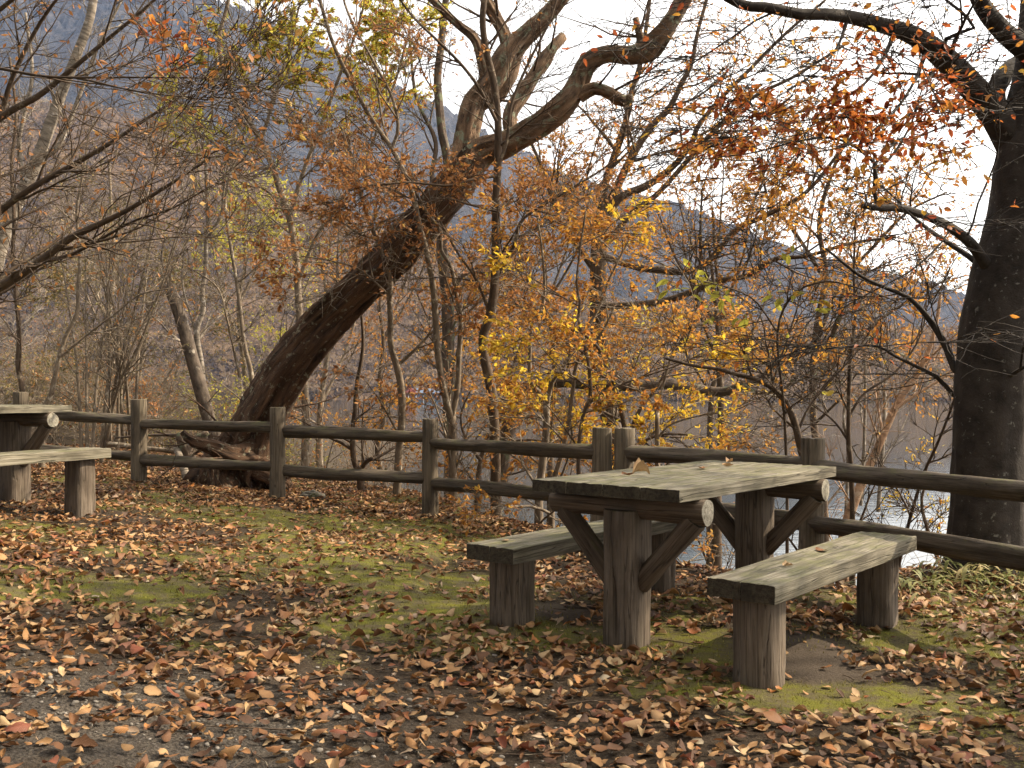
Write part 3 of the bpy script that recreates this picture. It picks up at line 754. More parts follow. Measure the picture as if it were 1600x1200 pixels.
# --- leaning dead tree
lean = [
    [(358, 768, 10.6, 135), (370, 738, 10.6, 118), (386, 700, 10.55, 92), (402, 664, 10.5, 80), (418, 632, 10.45, 74), (437, 598, 10.4, 70), (467, 555, 10.3, 67), (505, 506, 10.2, 65), (555, 458, 10.1, 64), (605, 412, 10.0, 62), (650, 362, 9.9, 60), (690, 315, 9.8, 58), (722, 272, 9.8, 58), (742, 242, 9.8, 50)],
    [(722, 275, 9.8, 50), (750, 240, 9.8, 46), (790, 225, 9.7, 42), (840, 197, 9.6, 40), (880, 165, 9.5, 36), (903, 130, 9.5, 32), (918, 98, 9.45, 31), (948, 84, 9.4, 27), (985, 86, 9.4, 30), (1015, 76, 9.4, 42), (1038, 48, 9.3, 32), (1062, 12, 9.3, 27), (1090, -40, 9.2, 22), (1130, -130, 9.2, 14)],
    [(715, 285, 9.8, 40), (727, 235, 9.9, 42), (732, 195, 9.95, 40), (742, 160, 10, 40), (765, 140, 10, 46), (785, 110, 10, 46), (802, 78, 10, 38), (830, 48, 10, 29), (860, 18, 10, 25), (890, -20, 10, 20), (930, -90, 10.1, 12)],
    [(798, 95, 10, 26), (790, 58, 10.05, 20), (775, 28, 10.1, 20), (758, -5, 10.1, 17), (730, -80, 10.2, 10)],
    [(762, 135, 10, 22), (752, 95, 10, 15), (742, 62, 10, 15), (715, 38, 10, 13), (685, 10, 10, 12), (660, -15, 10, 10), (620, -70, 10, 6)],
    [(800, 215, 9.7, 24), (798, 180, 9.75, 22), (818, 145, 9.8, 22), (835, 118, 9.8, 18), (850, 97, 9.85, 24), (862, 78, 9.85, 17), (880, 56, 9.9, 15)],
    [(905, 150, 9.5, 24), (930, 138, 9.45, 20), (955, 146, 9.4, 19), (972, 158, 9.4, 20), (988, 152, 9.35, 12)],
    [(1003, 70, 9.4, 16), (998, 50, 9.4, 11), (993, 28, 9.4, 9)],
    [(985, 150, 9.38, 10), (978, 175, 9.4, 5), (985, 210, 9.4, 4), (992, 235, 9.4, 3)],
    [(400, 705, 10.5, 50), (365, 712, 10.2, 36), (335, 700, 10.1, 26), (300, 690, 10.0, 16), (285, 675, 10, 10)],
    [(400, 730, 10.5, 60), (430, 745, 10.3, 40), (450, 765, 10.2, 24)],
]
tree('leaning_tree', 'thick old tree with flaking bark leaning up to the right behind the fence, broken limbs', 'tree', lean, B_DEAD, 21,
     [TW(5, .9, ang=(35, 75), n=8, k=4, rf=.25, flat=.8), TW(4, .45, n=5, k=3), TW(3, .22, n=5, k=3)], None, rough=.24, k=40, bark2=B_MOTTLED, groove=.42)

# --- slender trees just behind the fence
def slim(label, guides, bark, seed, lv, leaf=None, k=8, rough=.06, name='slender_tree', group='slender trees behind the fence', **kw):
    return tree(name, label, 'tree', guides, bark, seed, lv, leaf, group=group, rough=rough, k=k, **kw)
LV_BARE = [TW(6, .9, ang=(25, 55), up=.05, n=8, k=4, rf=.5), TW(6, .45, up=.03, n=5, k=3), TW(5, .22, n=4, k=3, leafy=True)]
LV_FLAT = [TW(6, 1.0, ang=(40, 75), up=.02, n=8, k=4, rf=.5, flat=.4), TW(6, .5, up=0, n=5, k=3, flat=.3), TW(5, .24, n=4, k=3, flat=.3, leafy=True)]
slim('slender tree in the gap left of the third post, forking at rail height, copper leaves', [
    D([(620, 775), (623, 710), (628, 650), (626, 600), (618, 565), (611, 540), (610, 500), (609, 462), (610, 435), (600, 405), (591, 380), (575, 340), (560, 290), (548, 240), (540, 170)], 10.2, 9.6, 13, 4),
    D([(621, 572), (650, 545), (676, 518), (700, 500), (740, 470), (770, 430)], 10.2, 10.2, 6, 2),
    D([(609, 462), (585, 440), (560, 420), (520, 408), (470, 400)], 9.9, 9.3, 4, 2),
    D([(585, 372), (560, 365), (530, 345), (480, 330), (430, 325)], 9.6, 9.0, 5, 2)], B_GREY, 31, LV_FLAT, (L_BROWN, .055, 2.2, .5, clump(1.6, .0, 3)))
slim('twin-stemmed slender tree growing right behind the third fence post', [
    D([(708, 778), (707, 720), (706, 650)], 9.9, 9.8, 14, 13),
    D([(706, 655), (699, 630), (690, 590), (683, 540), (680, 490), (677, 450), (668, 400), (655, 350), (645, 305), (628, 262), (612, 232), (580, 185), (550, 130), (520, 67), (500, 0), (480, -80)], 9.8, 9.2, 12, 5),
    D([(706, 655), (715, 605), (717, 560), (720, 500), (715, 470), (710, 440), (704, 415), (689, 390), (689, 360), (672, 340), (655, 310), (630, 270), (600, 200), (585, 100)], 9.8, 9.5, 9, 3),
    D([(612, 232), (622, 200), (612, 150), (580, 90), (540, 10), (530, -60)], 9.4, 9.2, 6, 3),
    D([(720, 500), (740, 480), (765, 455), (800, 400), (860, 340)], 9.8, 9.6, 4, 2)], B_GREY, 32, LV_BARE, (L_BROWN, .05, 1.3, .5, clump(1.4, .05, 13)))
slim('tallest slender tree, dark stem crossing the leaning trunk mid picture, bent at its middle', [
    D([(775, 778), (774, 720), (772, 660), (766, 600), (757, 560), (755, 525), (764, 498), (772, 455), (774, 400), (775, 350), (775, 310), (778, 250), (778, 190), (772, 130), (760, 80), (754, 30), (760, -30), (770, -150)], 9.6, 9.0, 17, 9),
    D([(778, 430), (790, 405), (803, 385), (815, 345), (850, 320), (900, 290), (960, 250), (1010, 190)], 9.4, 9.2, 7, 2),
    D([(765, 500), (758, 470), (740, 430), (715, 395), (690, 350), (660, 300), (600, 240), (540, 180)], 9.4, 9.0, 5, 2),
    D([(778, 260), (792, 220), (800, 160), (830, 90), (860, 30), (880, -40)], 9.1, 9.0, 6, 3),
    D([(776, 190), (750, 140), (720, 100), (680, 60), (640, 20), (600, -40)], 9.1, 8.8, 6, 3),
    D([(775, 275), (740, 280), (700, 290), (640, 285), (580, 290), (540, 300)], 9.1, 8.5, 5, 2),
    D([(775, 330), (735, 320), (690, 310), (640, 330), (600, 345)], 9.1, 8.7, 4, 2)], B_BROWN, 33,
    [TW(7, .9, ang=(35, 65), up=.03, n=8, k=4, rf=.5, flat=.7), TW(6, .45, up=0, n=5, k=3, flat=.5), TW(5, .22, n=4, k=3, flat=.4, leafy=True)],
    [(L_BROWN, .048, 2.2, .5, near_px(640, 295, 190, 55)), (L_BROWN, .05, .5, .5, clump(1.3, .1, 23)), (L_BROWN, .05, .9, .5, near_px(830, 310, 130, 80))], k=12)
slim('Y-forked slender tree just left of the paired posts', [
    D([(842, 775), (848, 720), (853, 680), (854, 632)], 8.9, 8.9, 13, 11),
    D([(854, 635), (842, 612), (829, 597), (828, 545), (832, 505), (845, 482), (851, 460), (848, 400), (840, 340)], 8.9, 8.9, 8, 3),
    D([(854, 635), (859, 610), (866, 590), (882, 570), (905, 530), (925, 500), (940, 470), (955, 430), (985, 370)], 8.9, 8.7, 8, 3)], B_GREY, 34, LV_FLAT, (L_ORANGE, .05, 1.6, .5, clump(1.6, 0, 31)))
slim('thin stem leaning right between the forked tree and the paired posts', [
    D([(862, 760), (876, 715), (888, 665), (895, 610), (899, 575), (912, 550), (940, 520), (960, 480)], 8.8, 8.6, 9, 3)], B_GREY, 35, LV_FLAT, (L_ORANGE, .05, 2.0, .6, clump(1.4, -.05, 37)))
slim('thin winding stem rising behind the left one of the paired posts', [
    D([(904, 720), (905, 690), (912, 645), (922, 622), (921, 580), (916, 550), (909, 520), (904, 500), (906, 470), (901, 445), (905, 400), (915, 330)], 8.2, 8.2, 7, 3),
    D([(912, 645), (930, 620), (960, 605), (1000, 590), (1060, 570), (1100, 550)], 8.2, 8.4, 5, 2)], B_BROWN, 36, LV_FLAT, (L_YELLOW, .055, 2.2, .6, clump(1.4, -.1, 41)))
slim('V-shaped thin tree right of the paired posts, seen above the table top', [
    D([(1028, 760), (1027, 700), (1027, 645)], 8.4, 8.4, 9, 7),
    D([(1027, 648), (1018, 628), (1000, 612), (970, 592), (945, 570), (920, 540), (880, 500)], 8.4, 8.4, 5, 2),
    D([(1027, 648), (1033, 615), (1042, 580), (1060, 530), (1090, 480), (1110, 430)], 8.4, 8.4, 5, 2),
    D([(1025, 690), (1045, 665), (1090, 650), (1150, 640), (1200, 615)], 8.4, 8.2, 4, 2)], B_GREY, 37, LV_FLAT, [(L_YELLOW, .055, 2.0, .6, near_px(1030, 655, 130, 50)), (L_ORANGE, .05, 1.6, .6, clump(1.5, -.05, 45))])
slim('dark twisted small tree bending left beside the post with the green top', [
    D([(1262, 740), (1250, 695), (1240, 655), (1225, 625), (1205, 605), (1180, 592), (1150, 585), (1120, 576), (1086, 572), (1040, 560)], 6.9, 6.7, 13, 4),
    D([(1245, 680), (1262, 640), (1290, 600), (1330, 560), (1370, 500)], 6.9, 7.1, 5, 2),
    D([(1205, 605), (1220, 560), (1240, 500), (1260, 430)], 6.8, 6.9, 4, 2)], B_BROWN, 38,
    [TW(6, .7, ang=(30, 70), up=.03, n=8, k=4, rf=.5, flat=.7), TW(6, .35, n=5, k=3), TW(5, .18, n=4, k=3, leafy=True)], (L_ORANGE, .045, .9, .5, clump(2, .0, 47)))
slim('pale tan leaning trunk over the bright water left of the large beech', [
    D([(1318, 830), (1340, 770), (1365, 715), (1385, 668), (1405, 625), (1430, 590), (1450, 550), (1462, 510), (1470, 460)], 9.5, 9.6, 17, 5),
    D([(1398, 640), (1425, 620), (1450, 605), (1480, 585), (1500, 560)], 9.5, 9.5, 6, 3)], B_TAN, 39, LV_BARE, (L_ORANGE, .045, .35, .5))
slim('white-barked thin birch stems in front of the bright water', [
    D([(1322, 800), (1325, 700), (1318, 650), (1330, 590), (1320, 520), (1325, 450)], 12, 12, 6, 2),
    D([(1372, 800), (1380, 690), (1382, 640), (1384, 590), (1400, 540), (1395, 480)], 12.5, 12.5, 7, 2),
    D([(1345, 790), (1350, 700), (1352, 600), (1350, 520), (1345, 440)], 12, 12, 6, 2)], B_PALE, 40, LV_BARE, None)
slim('thin dark whip-like tree with upright stems right of the green-topped post', [
    D([(1332, 790), (1329, 720), (1326, 690), (1326, 640), (1328, 560), (1336, 500), (1334, 420), (1338, 330)], 7.2, 7.2, 9, 3),
    D([(1326, 690), (1305, 660), (1280, 640), (1240, 615)], 7.2, 7.2, 4, 2),
    D([(1327, 650), (1350, 615), (1400, 580), (1440, 520), (1450, 440)], 7.2, 7.4, 5, 2)], B_BROWN, 42,
    [TW(6, .8, ang=(20, 55), up=.06, n=8, k=4, rf=.5), TW(6, .4, n=6, k=3, up=.04), TW(4, .18, n=4, k=3, leafy=True)], (L_ORANGE, .042, .4, .5, clump(2, .05, 57)))
slim('thin dark leaning stem between the whip-like tree and the large beech', [
    D([(1405, 880), (1418, 825), (1432, 775), (1445, 735), (1458, 708), (1466, 690), (1482, 650), (1496, 610)], 6.9, 6.6, 6, 4)], B_BROWN, 43,
    [TW(8, .6, ang=(30, 70), n=8, k=4, rf=.5), TW(6, .3, n=5, k=3), TW(4, .15, n=4, k=3, leafy=True)], (L_ORANGE, .04, .3, .5))
slim('slender bent stem left of the second gap, low fork with a broken side stub', [
    D([(565, 770), (562, 742), (553, 718), (551, 680), (555, 640), (558, 600), (565, 560), (567, 520), (560, 450)], 10.6, 10.4, 12, 4),
    D([(562, 735), (572, 722), (583, 715)], 10.6, 10.5, 8, 6)], B_BROWN, 44, LV_FLAT, (L_ORANGE, .045, 1.2, .5, clump(1.6, .05, 61)))

# --- dark mossy tree and the big orange tree behind
tree('mossy_tree', 'dark mossy upright tree between the leaning trunk and the tall slender tree', 'tree', [
    D([(706, 700), (702, 640), (700, 560), (700, 500), (696, 440), (690, 380), (694, 320), (700, 260), (690, 200), (684, 130), (690, 60), (700, -30)], 13.5, 13.5, 22, 10),
    D([(698, 480), (715, 440), (740, 420), (780, 410)], 13.5, 13.5, 9, 4),
    D([(694, 330), (675, 280), (680, 220), (650, 150), (640, 60)], 13.5, 13.5, 9, 4)], B_ROTTEN, 51,
    [TW(6, 1.4, ang=(30, 65), n=8, k=4, rf=.5), TW(6, .7, n=5, k=3), TW(5, .35, n=4, k=3, leafy=True)], (L_ORANGE, .05, 1.2, .5, clump(.9, 0, 63)), rough=.2, k=14, root=True)
big = [
    D([(975, 800), (960, 700), (945, 600), (935, 500), (935, 400), (940, 330)], 14, 14, 30, 24),
    D([(938, 350), (945, 290), (965, 230), (978, 190), (985, 150), (1000, 100), (1010, 40), (1020, -40)], 14, 14, 14, 5),
    D([(940, 345), (965, 290), (990, 240), (1020, 195), (1045, 170), (1065, 130), (1080, 100), (1090, 50), (1110, -20)], 14, 13.8, 14, 5),
    D([(945, 345), (970, 308), (1010, 290), (1050, 262), (1080, 225), (1092, 195), (1130, 150), (1170, 110), (1230, 50), (1290, 0)], 14, 13.5, 13, 4),
    D([(950, 380), (985, 335), (1025, 305), (1075, 250), (1120, 200), (1180, 150), (1240, 120), (1320, 70)], 14, 13.2, 10, 4),
    D([(940, 400), (1010, 420), (1090, 420), (1150, 360), (1200, 335), (1260, 300), (1310, 240), (1350, 190)], 13.5, 12, 12, 4),
    D([(940, 480), (1040, 470), (1120, 440), (1170, 430), (1210, 405), (1260, 400), (1330, 380), (1400, 370)], 13.5, 12, 12, 4),
    D([(935, 430), (900, 380), (870, 330), (850, 270), (820, 200)], 14, 14, 12, 4),
    D([(945, 560), (900, 520), (860, 500), (820, 480), (790, 440)], 14, 13.5, 10, 4)]
tree('autumn_tree', 'broad tree full of orange leaves spreading over the lake in mid picture', 'tree', big, B_BROWN, 52,
     [TW(7, 1.6, ang=(25, 60), up=.03, n=9, k=4, rf=.5, flat=.7, t0=.2), TW(6, .85, n=7, k=3, flat=.6), TW(7, .4, n=4, k=3, flat=.5, leafy=True)],
     [(L_BROWN, .046, 4.5, .4, near_px(930, 400, 190, 130)), (L_ORANGE, .040, 5.5, .4, near_px(980, 370, 260, 170)), (L_ORANGE, .046, 2.2, .4, clump(.75, -.1, 71))], rough=.12, k=14)
tree('horizontal_limb_tree', 'dark gnarled low limb reaching right over the water beyond the paired posts', 'tree', [
    D([(780, 760), (790, 700), (800, 640), (830, 605), (880, 595), (930, 600), (990, 602), (1040, 600), (1080, 608), (1130, 612), (1165, 600), (1200, 585), (1205, 570), (1225, 562), (1265, 548), (1295, 535), (1305, 512), (1314, 490), (1315, 465), (1330, 440)], 12.5, 11, 24, 6),
    D([(1160, 602), (1180, 612), (1220, 610), (1260, 590), (1310, 600)], 11.6, 11.4, 9, 3),
    D([(1285, 540), (1310, 538), (1340, 545), (1362, 540), (1400, 550), (1440, 570)], 11.2, 11.2, 5, 2)], B_ROTTEN, 53,
    [TW(9, .9, ang=(35, 75), n=8, k=4, rf=.4), TW(6, .5, n=5, k=3), TW(5, .25, n=4, k=3, leafy=True)], (L_ORANGE, .05, 1.8, .5, clump(1.1, -.02, 73)), rough=.3, k=12)
tree('autumn_tree', 'low yellow-leaved tree on the bank around the tops of the paired posts', 'tree', [
    D([(990, 800), (985, 720), (975, 660), (960, 600), (940, 550), (900, 510)], 10.5, 10, 12, 4),
    D([(980, 690), (1000, 640), (1030, 600), (1060, 540), (1080, 500)], 10.4, 10.2, 8, 3),
    D([(975, 660), (930, 640), (890, 650), (850, 660)], 10.4, 10, 6, 2),
    D([(985, 700), (1030, 680), (1080, 680), (1120, 690)], 10.4, 10, 6, 2)], B_BROWN, 54,
    [TW(6, .9, ang=(30, 70), n=8, k=4, rf=.5, flat=.5), TW(6, .5, n=5, k=3, flat=.4), TW(6, .25, n=4, k=3, flat=.3, leafy=True)], [(L_YELLOW, .048, 1.9, .7, near_px(900, 590, 170, 95)), (L_YELLOW, .048, 2.2, .7, near_px(1020, 655, 130, 55)), (L_ORANGE, .046, 1.2, .6, clump(1.2, -.05, 77))])
tree('autumn_tree', 'orange-leaved young tree right behind the fence between third post and paired posts', 'tree', [
    D([(745, 800), (748, 740), (760, 690), (790, 640), (800, 580), (820, 520)], 11.5, 11.5, 10, 3),
    D([(752, 720), (730, 690), (720, 650), (740, 600)], 11.4, 11.4, 6, 2),
    D([(755, 705), (800, 690), (850, 690), (900, 720)], 11.3, 11, 6, 2)], B_BROWN, 55,
    [TW(6, .9, ang=(30, 70), n=8, k=4, rf=.5, flat=.5), TW(6, .5, n=5, k=3, flat=.4), TW(6, .25, n=4, k=3, flat=.3, leafy=True)], (L_ORANGE, .055, 2.6, .6, clump(1.2, -.1, 79)))
tree('autumn_tree', 'low orange branches over the bright water seen under the rails beside the beech', 'tree', [
    D([(1500, 980), (1475, 900), (1450, 830), (1440, 780), (1455, 740)], 8.5, 8.5, 9, 3)], B_BROWN, 56,
    [TW(8, .5, ang=(30, 70), n=7, k=3, flat=.6), TW(6, .25, n=5, k=3), TW(5, .15, n=4, k=3, leafy=True)], (L_YELLOW, .035, 2.6, .5))
# right side thin trees behind the red leaves
tree('autumn_tree', 'thinly leaved orange tree behind the low limb of the large beech', 'tree', [
    D([(1290, 860), (1285, 760), (1270, 640), (1275, 520), (1290, 430), (1280, 350), (1300, 270), (1340, 180)], 15, 15, 14, 5),
    D([(1275, 540), (1310, 450), (1370, 380), (1420, 330), (1480, 300)], 15, 14.5, 8, 3),
    D([(1285, 430), (1240, 360), (1200, 310), (1190, 240)], 15, 14.5, 7, 3),
    D([(1272, 600), (1350, 520), (1420, 470), (1490, 430)], 15, 14.5, 7, 3)], B_BROWN, 57,
    [TW(8, 1.5, ang=(25, 60), n=8, k=4, rf=.5), TW(6, .8, n=5, k=3, flat=.6), TW(6, .4, n=4, k=3, flat=.5, leafy=True)], (L_ORANGE, .045, 3.2, .5, near_px(1320, 330, 230, 170, .2, 1.2)))
# --- left side
tree('green_leaved_tree', 'tree with yellow-green leaves at the top left of the leaning trunk', 'tree', [
    D([(475, 760), (478, 640), (470, 560), (468, 500), (462, 400), (452, 340), (435, 290), (427, 262), (407, 220), (387, 185), (367, 155), (350, 110), (342, 62), (357, 0), (370, -80)], 12.5, 12, 13, 5),
    D([(427, 262), (400, 262), (370, 245), (340, 220), (320, 215), (290, 190)], 12.2, 12, 6, 2),
    D([(452, 345), (470, 280), (500, 200), (530, 120), (560, 40), (580, -40)], 12.3, 12, 8, 3),
    D([(465, 440), (500, 360), (560, 270), (610, 150), (640, 50)], 12.3, 12, 7, 3),
    D([(407, 222), (430, 150), (450, 80), (470, 0)], 12.2, 12, 6, 3)], B_GREY, 61,
    [TW(7, 1.2, ang=(25, 60), n=8, k=4, rf=.5, up=.03), TW(6, .6, n=5, k=3, flat=.6), TW(6, .3, n=4, k=3, flat=.5, leafy=True)],
    [(L_GREEN, .050, 8.0, .5, near_px(520, 50, 190, 125)), (L_ORANGE, .045, 2.5, .5, near_px(520, 120, 190, 125)), (L_GREEN, .052, 6.0, .5, near_px(350, 130, 90, 110)), (L_BROWN, .045, .9, .4, clump(1.0, .0, 91))])
tree('broken_birch', 'broken birch stump with a snapped top left of the leaning trunk', 'tree', [
    [(352, 745, 11.8, 26), (344, 712, 11.8, 24), (335, 682, 11.8, 22), (325, 650, 11.8, 21), (315, 612, 11.8, 21), (303, 570, 11.8, 20), (292, 530, 11.8, 20), (283, 500, 11.8, 19), (272, 468, 11.8, 19), (264, 446, 11.8, 18)],
    [(268, 455, 11.8, 6), (262, 440, 11.8, 4), (256, 420, 11.8, 3), (252, 400, 11.8, 3), (258, 370, 11.8, 2)]], B_SNAG, 62,
    [TW(4, .5, ang=(40, 80), n=7, k=3, rf=.2), TW(3, .25, n=5, k=3)], None, rough=.08, k=18)
tree('birch_tree', 'thin pale birch rising straight beside the broken stump', 'tree', [
    D([(325, 760), (320, 660), (315, 575), (307, 520), (317, 485), (316, 455), (321, 420), (322, 380), (325, 350), (324, 315), (322, 250), (330, 190), (335, 120), (345, 50)], 12.6, 12.6, 10, 4),
    D([(326, 370), (345, 335), (350, 290), (362, 230), (370, 170)], 12.6, 12.6, 5, 2),
    D([(315, 570), (300, 500), (285, 440), (290, 350), (280, 250)], 12.6, 12.6, 4, 2)], B_PALE, 63, LV_BARE, (L_BROWN, .045, .3, .5, clump(1.3, .1, 93)))
tree('slender_tree', 'grey slender tree between the pale birch and the leaning trunk', 'tree', [
    D([(398, 640), (392, 580), (382, 540), (375, 480), (368, 430), (358, 370), (352, 320), (357, 280), (370, 220)], 11.4, 11.4, 8, 3),
    D([(375, 590), (365, 545), (355, 500), (340, 450), (300, 420)], 11.4, 11.4, 5, 2)], B_GREY, 64, LV_FLAT, (L_BROWN, .052, 1.8, .6, near_px(400, 385, 120, 40)))
# bare multi-stemmed tree entering from the left
lb = []
for pts, dd, w0, w1 in [
    ([(-260, 700), (-150, 560), (-60, 480), (0, 448), (60, 410), (110, 372), (160, 348), (210, 322), (270, 285), (330, 245)], 8, 22, 3),
    ([(60, 410), (110, 398), (160, 372), (210, 345), (270, 325), (330, 290)], 8, 7, 2),
    ([(-200, 640), (-90, 440), (-20, 350), (40, 300), (110, 260), (170, 225), (230, 185), (300, 140)], 8.4, 16, 3),
    ([(-230, 650), (-160, 420), (-80, 260), (0, 185), (60, 150), (110, 110), (170, 60), (230, 10), (280, -40)], 8.2, 16, 3),
    ([(-220, 600), (-180, 300), (-110, 120), (-30, 40), (30, -10), (80, -60)], 8.2, 14, 4),
    ([(-200, 560), (-100, 330), (-10, 200), (20, 120), (60, 40), (110, -30)], 8.6, 13, 4),
    ([(-60, 100), (0, 107), (60, 118), (110, 121), (200, 121), (320, 122), (390, 128)], 6.5, 6, 1.5),
    ([(110, 120), (150, 128), (200, 140), (270, 150), (330, 156)], 6.5, 4, 1.5)]:
    lb.append(D(pts, dd, dd * .92, w0, w1))
tree('bare_tree', 'bare tree whose long limbs sweep in from the left edge', 'tree', lb, B_BROWN, 65,
     [TW(9, 1.3, ang=(20, 50), up=.02, n=9, k=4, rf=.45, t0=.3, flat=.8), TW(7, .65, n=7, k=3, up=.02), TW(5, .28, n=6, k=3, leafy=True)],
     [(L_BROWN, .06, .10, .3), (L_RED, .062, .4, .2, near_px(270, 60, 50, 50))], k=10)
tree('pale_tree', 'pale grey tree leaning right behind the bare limbs at the left edge', 'tree', [
    D([(-60, 700), (-30, 520), (0, 385), (20, 330), (42, 285), (62, 240), (80, 190), (98, 140), (120, 85), (140, 30), (150, -30)], 13, 13, 26, 12),
    D([(60, 245), (90, 230), (120, 160), (150, 80), (190, 0)], 13, 13, 10, 4),
    D([(40, 290), (30, 220), (50, 120), (40, 20)], 13, 13, 9, 4)], B_PALE, 66, LV_BARE, None)
tree('slender_tree', 'dark thin wavy tree above the far picnic table', 'tree', [
    D([(36, 640), (34, 600), (28, 570), (30, 520), (24, 450), (20, 400), (22, 340), (18, 260), (25, 180), (15, 90)], 10.8, 10.8, 9, 4)], B_BROWN, 67, LV_BARE, None)
tree('slender_tree', 'dark thin tree curving up from the right end of the far table', 'tree', [
    D([(66, 640), (80, 615), (92, 560), (105, 520), (120, 490), (122, 450), (125, 400), (120, 330), (130, 270), (140, 200)], 10.9, 10.9, 9, 3),
    D([(92, 560), (140, 520), (180, 490), (220, 460), (270, 450)], 10.9, 10.9, 4, 2)], B_GREY, 68, LV_BARE, (L_BROWN, .04, .4, .5, clump(1.5, .1, 95)))
for i, (a, b, lab) in enumerate([(130, 660, 'multi-stemmed bare shrub tree behind the first fence gap'), (160, 650, 'dense twiggy bare shrub tree right of the far table')]):
    gs = []
    for j in range(7):
        x = a + j * 9 + random.uniform(-4, 4); tx = x + random.uniform(-60, 170)
        gs.append(D([(x, b + 40), (x + (tx - x) * .15, b - 60), (x + (tx - x) * .45, b - 150), (tx, b - 260 - random.uniform(0, 120))], 11.5 + i, 11.5 + i + random.uniform(-1, 1), 6, 2))
    tree('shrub_tree', lab, 'tree', gs, B_GREY, 70 + i, [TW(4, .9, ang=(15, 45), up=.03, n=8, k=3, t0=.1), TW(4, .5, n=5, k=3), TW(4, .25, n=4, k=3, leafy=True)], (L_BUSH, .04, .4, .4, clump(1.2, .05, 97)))

# scattered trees on the far side of the glade: each its own tree, bearing described
bgl = [(-40, 18, 'bare pale tree far behind the far table', B_PALE, None), (170, 20, 'grey bare tree far behind the first fence gap', B_GREY, (L_BUSH, .06, .9, .5, clump(.6, 0, 101))),
       (230, 17, 'olive leaved young tree left of the broken stump', B_GREY, (L_BUSH, .06, 2.2, .6, clump(.6, -.1, 103))), (400, 18, 'olive leaved tree behind the foot of the leaning trunk', B_GREY, (L_GREEN, .06, 1.8, .6, clump(.6, 0, 105))),
       (500, 16, 'thin coppery tree under the arch of the leaning trunk', B_GREY, (L_BROWN, .055, 2.2, .6, clump(.7, -.02, 107))), (600, 19, 'thin tree low behind the second fence gap', B_BROWN, (L_ORANGE, .06, 1.6, .5, clump(.7, 0, 109))),
       (1120, 13, 'reddish twiggy young tree above the table top', B_BROWN, (L_ORANGE, .05, 1.5, .5, clump(.9, 0, 111))), (1110, 17, 'thin orange tree beyond the dark low limb', B_BROWN, (L_ORANGE, .055, 1.8, .5, clump(.8, 0, 113))),
       (860, 18, 'orange tree dense with small leaves behind the forked slender tree', B_BROWN, (L_ORANGE, .06, 2.4, .5, clump(.7, -.06, 115)))]
for i, (px, dd, lab, bk, lf) in enumerate(bgl):
    g = random.Random(500 + i)
    yb = 700; top = [300, 250, 430, 330, 380, 420, 380, 330, 330, 330][i]
    x = px; pts = [(px, yb + 60)]
    for s in range(1, 7):
        x += g.uniform(-14, 14); pts.append((x, yb + 60 - (yb + 60 - top) * s / 6))
    gs = [D(pts, dd, dd, 200 / dd, 4)]
    for s in range(3):
        j = g.randint(2, 4); dx = g.choice([-1, 1]) * g.uniform(50, 110)
        a = pts[j]; gs.append(D([a, (a[0] + dx * .35, a[1] - 50), (a[0] + dx * .7, a[1] - 110), (a[0] + dx, a[1] - 190)], dd, dd + g.uniform(-1, 1), 90 / dd, 2))
    tree('young_tree', lab, 'tree', gs, bk, 600 + i, [TW(7, 1.5, ang=(25, 60), n=8, k=3, rf=.5), TW(6, .8, n=5, k=3, flat=.6), TW(6, .4, n=4, k=3, flat=.5, leafy=True)], lf, group='young trees on the bank')

L_DARK = leaf_material('added_evergreen_leaf', [(0, (.015, .022, .008)), (.6, (.035, .05, .015)), (1, (.06, .075, .02))], .15)  # dark foliage for the evergreens added out of view to cut sky light
for i, (bx, by, hh, dens, lab) in enumerate([(-5.0, -4.5, 13, 3, 'unseen evergreen added behind the viewer to the left to block sky light'), (0.3, -5.5, 14, 3, 'unseen evergreen added straight behind the viewer to block sky light'),
        (5.0, -4.8, 13, 3, 'unseen evergreen added behind the viewer to the right to block sky light'), (-9.0, 1.5, 12, 3, 'unseen evergreen added at the left of the clearing to block sky light'), (-9.5, -3.5, 12, 3, 'unseen evergreen added far to the left behind the viewer to block sky light'),
        (7.4, 4.0, 11, 1.6, 'unseen tree with copper leaves placed beyond the right end of the fence to shade the foreground')]):
    z0 = float(gz(bx, by)) - .2; h = np.linspace(0, 1, 14); ev = i < 5  # unseen trees: evergreens added to block sky light, copper one to shade the foreground
    tp = np.stack([bx + .4 * np.sin(h * 2 + i), by + .4 * np.sin(h * 3 + i), z0 + h * hh], -1)
    tree('added_evergreen' if ev else 'unseen_copper_tree', lab, 'tree', None, B_BEECH, 700 + i, [TW(30 if ev else 26, 4.2 if ev else 3.6, ang=(55, 85), n=7, k=3, rf=.5, t0=.16, up=.03), TW(6, 1.8, n=5, k=3), TW(4 if ev else 6, .9, n=3, k=3, leafy=True)],
         (L_DARK if ev else L_BROWN, .34 if ev else .13, dens, .7), world=[(tp, .26 * (1 - h * .85))], k=14, group='unseen evergreens added to block sky light' if ev else None)

# large-leaved twig hanging in front of the water
tree('climbing_shrub', 'twiggy shrub with a few large yellow-green leaves left of the beech', 'shrub', [
    D([(1230, 760), (1225, 640), (1215, 520), (1240, 460), (1290, 440), (1340, 450), (1400, 470)], 6.6, 5.6, 5, 2),
    D([(1215, 520), (1180, 470), (1140, 450), (1100, 440)], 6.4, 6, 3, 2)], B_BROWN, 90,
    [TW(7, .4, ang=(30, 70), n=5, k=3, flat=.6), TW(3, .2, n=4, k=3, leafy=True)], (L_GREEN, .07, .8, .3))

